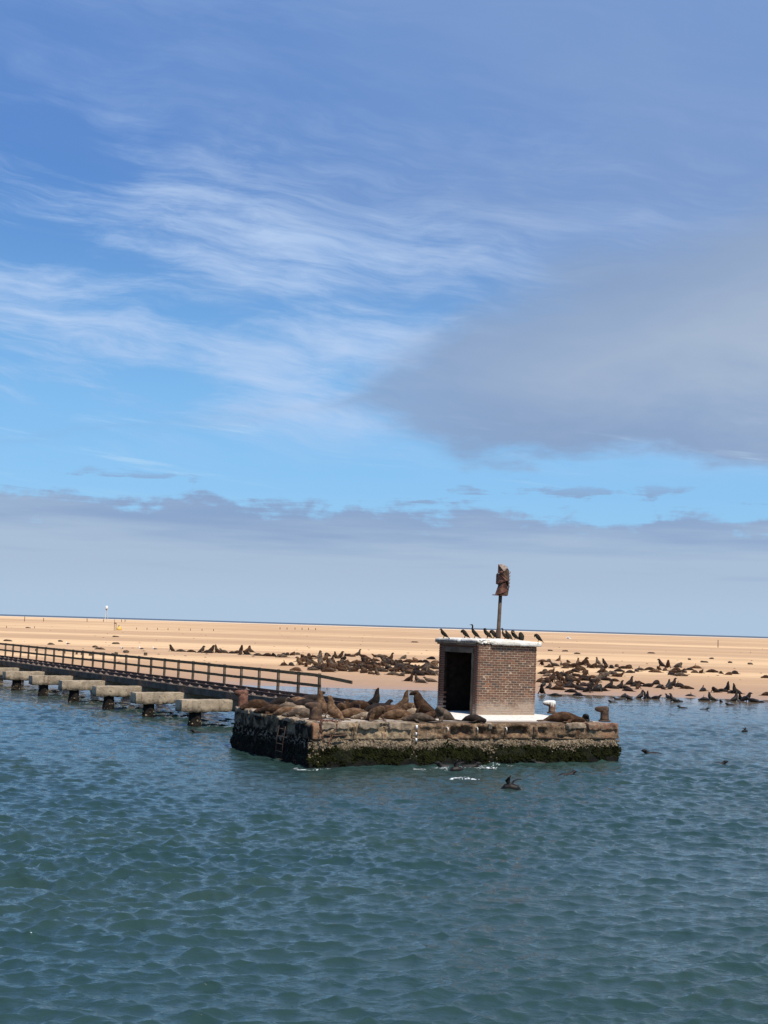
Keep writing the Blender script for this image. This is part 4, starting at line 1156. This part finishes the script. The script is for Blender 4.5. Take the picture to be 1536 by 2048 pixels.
# flipper of the long seal hanging over the edge is part of its own body elsewhere; a loose strip of kelp hangs there
GS = 'seals swimming'
swim = [
    (913, 1541, 'roll', 200, .80, 'black seal rolling with a flipper up in the splash before the platform'),
    (893, 1533, 'swim', 190, .75, 'seal head surfacing in the splash close to the platform foot'),
    (940, 1533, 'swim', 10, .70, 'wet seal back breaking the water right of the splashing flipper'),
    (1021, 1577, 'roll', 175, .85, 'nearest swimming seal with two black flippers above the water'),
    (1135, 1549, 'swim', 20, .60, 'small seal head in the water in front of the right end of the platform'),
    (1078, 1526, 'swim', 190, .55, 'seal snout showing at the platform foot below the white bollard'),
    (1305, 1508, 'swim', 185, .80, 'dark seal head in open water right of the platform'),
    (1438, 1528, 'swim', 0, .60, 'seal nose in the water at the far right, nearest to the edge of view'),
    (400, 1467, 'swim', 170, .75, 'seal head in the water left of the platform, by the first pier'),
    (1490, 1463, 'roll', 10, .50, 'seal fin in the water far right'),
    (1366, 1416, 'swim', 160, .70, 'seal head near the beach, first one off the right-hand shallows'),
    (1408, 1419, 'swim', 0, .60, 'seal back awash near the beach, right of the lone head'),
    (1227, 1405, 'swim', 185, .70, 'seal low in the shallows just right of the platform bollards'),
    (1195, 1424, 'swim', 10, .01, ''),
]
for (px, py, pose, hd, sc, lab) in swim:
    if sc < 0.1: continue
    p = at(px, py, WZ); p.z = WZ + (0.0 if pose == 'swim' else 0.02)
    put_seal(near_me[pose], p, hd, sc, 'fur_wet', lab, GS)

# ---- the herd on the beach
def Z5(x, y): return 320 + x / 4.04, 1270 + y / 4.04
def Z6(x, y): return 560 + x / 4.8, 1270 + y / 4.8
def Z7(x, y): return 1070 + x / 5.9, 1290 + y / 5.9
def Z8(x, y): return 1290 + x / 6.24, 1260 + y / 6.24
herd = []
def H(fn, data, zone, wet=False):
    for t in data.split():
        x, y, k = t.split(',')
        px, py = fn(float(x), float(y)); herd.append([px, py, k, zone, wet])
H(Z5, "95,132,u 165,135,l 250,138,l 335,145,u 410,145,u 385,146,l 462,142,u 475,146,l 515,145,u 580,150,l 653,140,u 620,150,l 650,160,l 700,160,l 705,140,u 735,140,u 790,168,l 870,172,l 918,175,u 960,180,l 1000,165,l 1030,165,l 1072,165,u 1110,160,l", 'back')
H(Z5, "1000,248,l 1060,248,l 1130,245,u 1105,290,l", 'left')
H(Z6, "20,215,l 280,205,l 385,215,u 450,205,b 535,225,u 578,225,u 630,200,l 660,205,l 700,210,l 748,200,u 800,215,l 830,235,l 925,215,u 960,215,l 1000,212,l 1010,250,l 1055,250,u 1190,230,u 1240,265,l 1300,260,u 1350,265,l 1395,265,l 1460,235,l 1490,270,l", 'back')
H(Z6, "275,275,u 250,305,l 320,215,l 340,300,l 395,265,u 430,255,u 320,340,l 430,300,l 460,355,l 540,300,l 800,365,l 870,375,l", 'left')
H(Z6, "930,385,u 1085,385,l 1175,395,l 1245,445,u 1320,455,u 1360,460,l 1440,450,l", 'left')
H(Z7, "80,240,l 90,200,l 160,200,l 170,265,l 230,250,u 280,190,u 310,240,l 390,210,l 370,245,l 465,260,u 505,230,u 575,245,u 640,265,u 690,275,u 742,225,u 770,265,l 820,235,u 905,275,l 965,260,l 1040,280,u 990,315,l 1110,280,b 1120,330,l 1200,315,l 1240,300,l", 'rback')
H(Z7, "120,320,l 190,330,l 290,370,u 150,370,l 330,370,l 385,360,u 470,370,l 410,395,l 520,300,l 560,300,l 600,360,u 470,320,l 800,320,b 830,365,l 780,330,u 980,375,l 930,350,l 60,440,l 150,440,l 190,440,u 230,410,l 300,430,u 285,460,l 390,440,u 500,430,l 570,420,l 630,400,l 690,445,l 680,390,l 740,430,u 800,400,l 850,420,l", 'rmid')
H(Z7, "100,490,l 165,515,l 80,575,u 265,530,l 310,490,l 360,480,u 400,500,u 440,505,l 430,560,l 510,600,l 520,530,u 570,480,l 600,540,l 635,560,u 640,490,l 720,500,u 740,550,b 790,545,l 880,510,u 920,515,l 940,430,l 1000,515,u 1050,515,l 1100,545,l 1120,470,u 1150,470,l 1220,460,l 1215,520,u 1200,490,l", 'rfront')
H(Z7, "240,590,l 1050,610,l 1100,635,u 980,635,f 1245,620,u 1315,625,u", 'wet', True)
H(Z8, "60,500,l 130,530,l 170,500,l 205,460,u 285,475,u 250,510,l 420,470,b 390,500,l 350,530,l 430,540,u 330,560,l 440,575,l 500,535,l 555,500,l 640,480,l 620,535,l 700,540,l 835,530,l 950,545,l 1050,560,l 1120,550,l 1510,600,l", 'rback')
H(Z8, "45,710,u 140,680,b 190,725,l 230,740,l 290,720,u 320,740,l 345,700,u 420,700,l 450,715,l 520,735,l 725,765,y 870,780,u 960,770,l 1020,770,u 1080,790,l 1135,795,u 1520,820,l", 'rfront')
H(Z8, "20,850,u 140,850,u 290,845,u 350,885,u 440,885,f 560,825,l 740,870,l 825,870,u 950,890,f 1120,880,u 1190,870,u 1230,875,u 1270,880,u 1345,890,u 1060,930,f 1440,890,f", 'wet', True)
# dense mass of bodies left of the hut
rh = random.Random(21)
spots = [(h[0], h[1]) for h in herd]
for (xa, xb, ya, yb, cnt) in ((470, 1180, 250, 355, 44), (1180, 1500, 290, 400, 20), (200, 480, 225, 345, 8)):
    tries = 0; got = 0
    while got < cnt and tries < 4000:
        tries += 1
        px, py = Z6(rh.uniform(xa, xb), rh.uniform(ya, yb))
        if all(((px - a_) / 5.5) ** 2 + ((py - b_) / 2.2) ** 2 > 1 for a_, b_ in spots):
            herd.append([px, py, rh.choice('llllbug'), 'mass', False]); spots.append((px, py)); got += 1
ZN = {'back': 'in the far back row left of the hut', 'left': 'at the herd\'s near edge left of the hut',
      'rback': 'in the far back row right of the hut', 'rmid': 'in mid herd right of the hut',
      'rfront': 'in the near row right of the hut', 'wet': 'in the shallows right of the hut', 'mass': 'in the packed mass left of the hut'}
ONES = 'leftmost second third fourth fifth sixth seventh eighth ninth tenth eleventh twelfth thirteenth fourteenth fifteenth sixteenth seventeenth eighteenth nineteenth'.split()
def ordinal(n):
    if n < 20: return ONES[n - 1]
    t, u = divmod(n, 10)
    return {2: 'twenty', 3: 'thirty', 4: 'forty'}[t] + '-' + ONES[u - 1].replace('leftmost', 'first') if u else {2: 'twentieth', 3: 'thirtieth', 4: 'fortieth'}[t]
herd.sort(key=lambda h: h[0])
cnt = {}
for (px, py, k, zone, wet) in herd:
    p = at_sand(px, py)
    if zone == 'wet': p.z = max(p.z, 0.0) - 0.05
    hd = rh.choice((0, 180)) + rh.uniform(-35, 35) if rh.random() < 0.42 else rh.uniform(0, 360)
    if k == 'u': pose = rh.choice(('up', 'point', 'bull', 'up', 'half', 'groom', 'bull')); sc = rh.uniform(.88, 1.12)
    elif k == 'b': pose = rh.choice(('groom', 'fat')); sc = rh.uniform(1.15, 1.3)
    elif k == 'g': pose = 'groom'; sc = rh.uniform(.8, 1.05)
    elif k == 'y': pose = 'belly'; sc = 1.05
    elif k == 'f': pose = 'swim'; sc = 1.1; p.z = 0.0
    else: pose = rh.choice(('lie', 'fat', 'lie', 'fat', 'belly', 'half', 'groom')) if zone != 'back' else rh.choice(('lie', 'fat', 'lie', 'half')); sc = rh.uniform(.78, 1.06)
    sc *= {'back': .92, 'rback': .90, 'rmid': .86, 'rfront': .76, 'wet': .64, 'left': .84, 'mass': .92}[zone]
    if wet: mt = 'fur_wet'
    elif zone == 'rfront': mt = rh.choice(('fur_wet', 'fur_dark', 'fur_dark', 'fur_brown'))
    elif zone == 'rmid': mt = rh.choice(('fur_dark', 'fur_brown', 'fur_brown', 'fur_grey'))
    elif zone == 'left': mt = rh.choice(('fur_grey', 'fur_brown', 'fur_tan'))
    else: mt = rh.choice(('fur_brown', 'fur_brown', 'fur_dark', 'fur_grey', 'fur_tan'))
    sit = k in 'u'
    word = 'upright' if sit else 'low-lying'
    grp = 'seals ' + ZN[zone].split(',')[0] + (' sitting up' if sit else ' lying')
    key = (zone, sit); cnt[key] = cnt.get(key, 0) + 1
    if zone != 'mass':
        n_ = cnt[key]
        lab = ordinal(n_) + ' ' + word + ' seal ' + ('' if n_ == 1 else 'from the left ') + ZN[zone]
    else:
        lab = word + ' seal ' + ZN[zone]
    o = put_seal(far_me[pose], p - Vector((0, 0, 0.02)), hd, (sc * rh.uniform(.95, 1.08), sc, sc * rh.uniform(.92, 1.05)), mt, lab, grp)

# bodies packed between them that nobody could count
crowd = MB(); low = {}
for k in ('lie', 'fat', 'half', 'groom'):
    t_me = remeshed(seal_pose(k), 'low_' + k, 0.045, 2, 0.5)
    low[k] = ([v.co.copy() for v in t_me.vertices], [tuple(p.vertices) for p in t_me.polygons]); bpy.data.meshes.remove(t_me)
for (fn_, xa, xb, ya, yb, n_) in ((Z6, 470, 1170, 262, 345, 70), (Z6, 1200, 1490, 300, 385, 26), (Z6, 250, 480, 240, 310, 14), (Z7, 60, 640, 300, 500, 24), (Z7, 60, 900, 240, 280, 12)):
    for _ in range(n_):
        px, py = fn_(rh.uniform(xa, xb), rh.uniform(ya, yb)); p = at_sand(px, py); k = rh.choice(('lie', 'fat', 'lie', 'half', 'groom'))
        m_ = Matrix.Translation(p - Vector((0, 0, .02))) @ Matrix.Rotation(R(rh.uniform(0, 360)), 4, 'Z') @ Matrix.Scale(rh.uniform(.48, .68), 4)
        crowd.add([m_ @ v for v in low[k][0]], low[k][1])
tag(link('seal_crowd', crowd.mesh('seal_crowd', [M['fur_crowd']], True)), 'packed dark seal bodies filling the herd on the sand', 'seal', None, 'stuff')

# ================================================================== BIRDS
def cormorant(kind):
    mb = MB()
    if kind == 'alert':
        mb.loft([(-.30, 0, .0), (-.20, 0, .06), (-.11, 0, .12), (-.02, 0, .20), (.05, 0, .28), (.09, 0, .35), (.10, 0, .41), (.09, 0, .47), (.095, 0, .52), (.12, 0, .555), (.16, 0, .555), (.20, 0, .55), (.235, 0, .54)],
                [(.035, .010), (.04, .018), (.07, .06), (.085, .08), (.075, .075), (.048, .05), (.034, .036), (.03, .032), (.033, .033), (.036, .034), (.018, .018), (.010, .010), (.007, .007)], 12)
    elif kind == 'hunch':
        mb.loft([(-.28, 0, .0), (-.18, 0, .07), (-.09, 0, .13), (0, 0, .21), (.06, 0, .28), (.09, 0, .34), (.10, 0, .38), (.13, 0, .40), (.17, 0, .39), (.21, 0, .375)],
                [(.035, .010), (.04, .018), (.075, .065), (.09, .085), (.08, .08), (.055, .055), (.042, .042), (.036, .034), (.014, .014), (.007, .007)], 12)
    elif kind == 'preen':
        mb.loft([(-.28, 0, .0), (-.18, 0, .07), (-.09, 0, .13), (0, 0, .21), (.06, 0, .27), (.11, 0, .32), (.13, .02, .37), (.11, .05, .41), (.06, .07, .41), (.03, .075, .38), (.01, .075, .33), (0, .075, .30)],
                [(.035, .010), (.04, .018), (.075, .065), (.09, .085), (.08, .08), (.05, .05), (.036, .036), (.034, .034), (.036, .034), (.03, .03), (.012, .012), (.007, .007)], 12)
    elif kind == 'tuck':
        mb.loft([(-.26, 0, .0), (-.17, 0, .07), (-.09, 0, .14), (-.01, 0, .22), (.05, 0, .29), (.09, 0, .33), (.13, 0, .32), (.15, 0, .27), (.15, 0, .23), (.145, 0, .20)],
                [(.035, .010), (.04, .018), (.08, .07), (.095, .09), (.085, .085), (.058, .058), (.042, .042), (.034, .034), (.012, .012), (.007, .007)], 12)
    for s in (-1, 1):     # folded wings, legs and feet
        mb.loft([(.05, s * .065, .27), (-.04, s * .085, .19), (-.14, s * .06, .10), (-.21, s * .03, .05)], [(.02, .05), (.022, .075), (.02, .05), (.012, .015)], 8)
        mb.loft([(-.03, s * .035, .14), (-.01, s * .04, .06), (.0, s * .04, .012)], [.022, .012, .012], 6)
        mb.loft([(-.03, s * .04, .010), (.03, s * .045, .010), (.07, s * .05, .008)], [(.012, .010), (.028, .009), (.03, .006)], 6)
    return remeshed(mb, 'cormorant_' + kind, 0.0085, 2, 0.6)
cme = {k: cormorant(k) for k in ('alert', 'hunch', 'preen', 'tuck')}
for m_ in cme.values(): m_.materials.append(M['bird'])
GB = 'cormorants on the hut roof'
birds = [(887, 1.9, 'hunch', 170, .80, 'leftmost cormorant on the hut roof, looking left'),
         (929, 1.6, 'tuck', 165, .82, 'second cormorant from the left on the roof, head bowed'),
         (949, 1.5, 'alert', 168, .86, 'tallest cormorant, neck stretched up, third from the left on the roof'),
         (974, 1.3, 'preen', 160, .85, 'cormorant twisting its neck to preen, left of the pole pair'),
         (987, 1.25, 'tuck', 160, .86, 'hunched cormorant just left of the pole'),
         (1009, 1.5, 'alert', 165, .74, 'slim cormorant half hidden right behind the pole'),
         (1016, 0.9, 'hunch', 140, .78, 'stocky cormorant just right of the pole'),
         (1029, 0.8, 'preen', 175, .82, 'cormorant with mottled back, second clear of the pole'),
         (1042, 0.8, 'tuck', 100, .84, 'squat black cormorant facing away on the right half of the roof'),
         (1076, 0.6, 'tuck', 172, .82, 'rightmost cormorant, alone at the roof end with head tucked')]
for (px, yl, k, hd, sc, lab) in birds:
    p = roof_pt(px, yl)
    o = link('cormorant', cme[k], None, p, (0, 0, R(hd))); o.scale = (sc * 1.05, sc * 1.25, sc * 1.05)
    tag(o, lab, 'bird', GB)

def gull_parts(loc, heading, sc, label, group='gulls standing on the sand'):
    o = empty('gull', loc, (0, 0, R(heading)), label, 'bird', group); o.scale = (sc,) * 3
    mb = MB(); mb.loft([(-.22, 0, .20), (-.12, 0, .20), (.02, 0, .21), (.12, 0, .25), (.16, 0, .32), (.18, 0, .38), (.22, 0, .40), (.26, 0, .39)], [.015, (.05, .04), (.085, .08), (.07, .07), (.045, .045), (.045, .045), (.04, .04), (.012, .012)], 10)
    for s in (-1, 1): mb.loft([(0, s * .03, .15), (0, s * .03, .0)], [.010, .010], 5)
    build(mb, 'body', M['gull_white'], o, True)
    for s in (-1, 1):
        mb = MB(); mb.loft([(.10, s * .06, .25), (0, s * .085, .24), (-.15, s * .05, .22), (-.32, s * .015, .21)], [(.02, .03), (.02, .06), (.018, .045), (.008, .01)], 8)
        build(mb, 'wing', M['gull_back'], o, True)
for (px, py, hd, sc, lab) in [(135, 1291, 175, 1.0, 'white gull standing farthest left on the sand above the handrail'),
                              (243, 1301, 250, 1.0, 'white gull facing us on the sand, second from the left'),
                              (282, 1302, 172, 1.05, 'white and black gull on the sand, third from the left'),
                              (309, 1302, 176, 1.0, 'white and black gull nearest the left end of the herd')]:
    gull_parts(at_sand(px, py), hd, sc * 1.15, lab)
# one tern passing low over the sand right of the hut
fp = at(1137, 1277, 2.4); fp = Vector((0, 0, CAM_H)) + ray(1137, 1277).normalized() * 120
fl = empty('flying_gull', fp, (0, R(-8), R(170)), 'pale gull flying low over the sand right of the hut', 'bird')
mb = MB(); mb.loft([(-.25, 0, 0), (-.1, 0, .01), (.05, 0, .02), (.18, 0, .03), (.24, 0, .03)], [(.04, .01), (.05, .04), (.07, .06), (.045, .045), .012], 8); build(mb, 'body', M['gull_white'], fl, True)
for s in (-1, 1):
    mb = MB(); mb.loft([(.02, s * .04, .03), (.06, s * .22, .12), (-.02, s * .42, .10), (-.12, s * .58, .06)], [(.07, .012), (.075, .012), (.05, .010), (.012, .006)], 8)
    build(mb, 'wing', M['gull_white'], fl, True)

# ================================================================== THINGS ON THE FAR SAND
def stake(px, py, hpx, label, group=None, w=None, name='wooden_stake', lean=0.0):
    p = at_sand(px, py); k = p.y / F_PX; h = hpx * k; w = w or max(0.05, 0.55 * k)
    mb = MB(); mb.rough_box(-w, w, -w, w, -0.4, h, 0.3, 0.01, w * 0.12, 3, seed=px)
    o = build(mb, name, M['stake'], None, True, loc=p, rot=(0, lean, 0.3)); return tag(o, label, 'post', group)
for i, (px, py, h_) in enumerate([(49, 1243, 10), (87, 1243, 7), (174, 1244, 7), (207, 1243.5, 5), (243, 1244, 5), (250, 1244, 5), (13, 1256, 4.5), (69, 1256.5, 4)]):
    stake(px, py, h_, ['tall dark stake farthest left against the sea', 'thin stake left of the white beacon tower, near the sea line', 'short stake halfway to the white beacon tower', 'low stake just left of the white beacon tower', 'low stake right of the white beacon tower, first of a close pair', 'low stake right of the white beacon tower, second of a close pair', 'small stake at the left edge of the far sand', 'small stake on the far sand above the kelp heap'][i], 'stakes near the sea line')
for i, px in enumerate((273, 294, 315, 336, 358, 381, 404, 427, 560, 574, 590, 604, 617, 631)):
    py = 1259 + (px - 273) * 0.020 - (6 if px > 500 else 0)
    stake(px, py, 4.0, (ordinal(i + 1) + ' short dark stake in the row running right of the yellow buoy') if px < 500 else (ordinal(i - 7) + ' tiny stake in the distant row left of the hut'), 'row of stakes right of the buoy' if px < 500 else 'distant stake row')
stake(1436, 1295, 15, 'single tall thin post on the empty sand at the far right', None)
# stumps of an old jetty behind the handrail
for i, (px, py, hpx, w) in enumerate([(73, 1302.5, 5, .14), (118, 1302, 5, .12), (128, 1307, 7, .13), (153, 1309, 8, .1), (163.5, 1310, 5, .1), (181, 1311.5, 7, .15), (205, 1310, 5.5, .22), (225, 1311, 5, .12), (231.5, 1311.5, 7, .16), (252, 1306, 3, .22), (291, 1311, 6, .16)]):
    stake(px, py, hpx, 'stump number %s from the left of the rotted piles on the sand behind the handrail' % ['one', 'two', 'three', 'four', 'five', 'six', 'seven', 'eight', 'nine', 'ten', 'eleven'][i], 'rotted pile stumps behind the handrail', w, 'pile_stump', rng.uniform(-0.12, 0.12))
def kelp(px, py, wpx, label, hgt=0.22):
    p = at_sand(px, py); k = p.y / F_PX; w = wpx * k
    mb = MB()
    for i in range(7):
        x = rng.uniform(-w / 2, w / 2) * 0.8; a = rng.uniform(-.5, .5); l = w * rng.uniform(.25, .5)
        mb.loft([(x - l, -a * 0.3, 0), (x - l * .3, a * .2, hgt * rng.uniform(.5, 1)), (x + l * .3, a * .4, hgt * rng.uniform(.4, .9)), (x + l, a, 0)], [.05, (.25, .12), (.22, .1), .05], 8)
    return tag(build(mb, 'kelp_heap', M['kelp'], None, True, loc=p), label, 'kelp', 'dark heaps on the far sand')
for (px, py, w, lab) in [(55, 1256, 8, 'dark heap on the far sand at the upper left'), (231, 1274, 10, 'dark flat heap below the yellow buoy'), (231, 1288, 11, 'dark heap midway between yellow buoy and handrail'),
                         (16, 1282.5, 13, 'stringy dark heap just above the left end of the handrail'), (103, 1289.5, 13, 'long dark heap on the sand left of the gulls'), (121, 1283.5, 5, 'small dark lump behind the leftmost gull'),
                         (201, 1299, 14, 'wide dark heap close behind the handrail'), (190, 1295, 6, 'small brown lump on the sand above the wide heap'), (253, 1305, 8, 'dark low heap right behind the rail between two gulls'),
                         (830, 1285, 10, 'thin dark strip of kelp on the sand left of the hut roof'), (1100, 1302, 8, 'thin kelp strip right of the hut, left one'), (1130, 1303, 8, 'thin kelp strip right of the hut, second one'),
                         (1155, 1308, 10, 'kelp strip on the sand above the upright seals right of the hut'), (1303, 1307, 12, 'long thin kelp strip on the sand far right'), (1408, 1325, 10, 'dark kelp scrap above the last seals on the right'),
                         (1423, 1318, 4, 'tiny kelp lump right of the thin strips'), (1380, 1320, 4, 'tiny kelp lump above the paired seals'), (1460, 1326, 5, 'small kelp lump below the tall thin post'), (1500, 1329, 5, 'small kelp lump near the right edge')]:
    kelp(px, py, w, lab, 0.16)
# small kelp and shell scraps strewn over the sand: too many to count
mb = MB(); rk = random.Random(3)
for _ in range(260):
    y = 125 + 330 * rk.random() ** 1.6; x = rk.uniform(-0.32, 0.34) * y
    z = sand_h(x, y); s = rk.uniform(0.03, 0.16); a = rk.uniform(-1, 1)
    mb.add([(x - s * 1.6, y + a * s, z), (x, y - s * .6, z + s * .5), (x + s * 1.5, y - a * s, z), (x, y + s * .6, z + s * .35)], [(0, 1, 3), (1, 2, 3), (0, 2, 1)])
tag(build(mb, 'beach_scraps', M['kelp']), 'scattered dark scraps of kelp and shell over the sand', 'kelp', None, 'stuff')
# yellow buoy
bp = at_sand(238, 1260.5); k = bp.y / F_PX
bu = empty('stranded_buoy', bp, (0, R(8), 0), 'yellow stranded buoy lying on the far sand beside a timber gantry', 'buoy')
mb = MB(); r0 = 5.6 * k; mb.loft([(0, 0, 0), (0, 0, .10), (0, 0, r0 * .45), (0, 0, r0 * .9), (r0 * .1, 0, r0 * 1.3), (r0 * .1, 0, r0 * 1.45)], [r0 * .75, r0 * .98, r0, r0 * .75, r0 * .35, r0 * .25], 16); build(mb, 'float', M['yellow_paint'], bu, True)
mb = MB(); mb.loft([(-.25 * r0, 0, r0 * 1.1), (-.3 * r0, 0, r0 * 1.7)], [r0 * .18, r0 * .2], 10); build(mb, 'top_mark', M['stake'], bu, True)
fp = at_sand(230, 1261); k = fp.y / F_PX
fr = empty('timber_gantry', fp, (0, 0, 0.2), 'tall two-legged timber gantry standing beside the yellow buoy', 'frame')
for dx_, h_ in ((-1.6, 22), (1.7, 15)):
    mb = MB(); mb.box(dx_ * k - .06, dx_ * k + .06, -.06, .06, -.4, h_ * k); build(mb, 'leg', M['stake'], fr)
mb = MB(); mb.box(-2.4 * k, 2.4 * k, -.10, -.062, 13.4 * k, 15.6 * k); build(mb, 'crosspiece', M['stake'], fr)
# white beacon tower on the sea line
tp = at_sand(212, 1238.5); 
if tp.y > 900 or tp.y < 300: tp = Vector((0, 0, CAM_H)) + ray(212, 1238.5) * (700 / ray(212, 1238.5).y); tp.z = sand_h(tp.x, tp.y)
k = tp.y / F_PX
tw = empty('beacon_tower', tp, (0, 0, 0), 'slender distant lattice beacon tower with white drum top on the horizon', 'tower')
H_ = 31 * k
for i in range(3):
    a = i * 2.09 + .3
    mb = MB(); mb.loft([(1.1 * math.cos(a), 1.1 * math.sin(a), -.5), (.35 * math.cos(a), .35 * math.sin(a), H_ * .78)], [.07, .06], 6); build(mb, 'leg', M['white_paint'], tw)
for i in range(6):
    z = H_ * (.1 + .11 * i); r0 = 1.1 - .75 * (z / (H_ * .78))
    for j in range(3):
        a, b = j * 2.09 + .3, (j + 1) * 2.09 + .3
        mb = MB(); mb.loft([(r0 * math.cos(a), r0 * math.sin(a), z), (r0 * .92 * math.cos(b), r0 * .92 * math.sin(b), z + H_ * .10)], [.035, .035], 5); build(mb, 'brace', M['chair_iron'], tw)
mb = MB(); mb.loft([(0, 0, H_ * .70), (0, 0, H_ * .76), (0, 0, H_ * .80)], [.25, .42, .35], 12); build(mb, 'platform', M['stake'], tw, True)
mb = MB(); mb.loft([(.05, 0, H_ * .80), (.05, 0, H_ * .86), (.05, 0, H_ * .97), (.05, 0, H_)], [.45, .62, .62, .4], 14); build(mb, 'drum', M['white_paint'], tw, True)
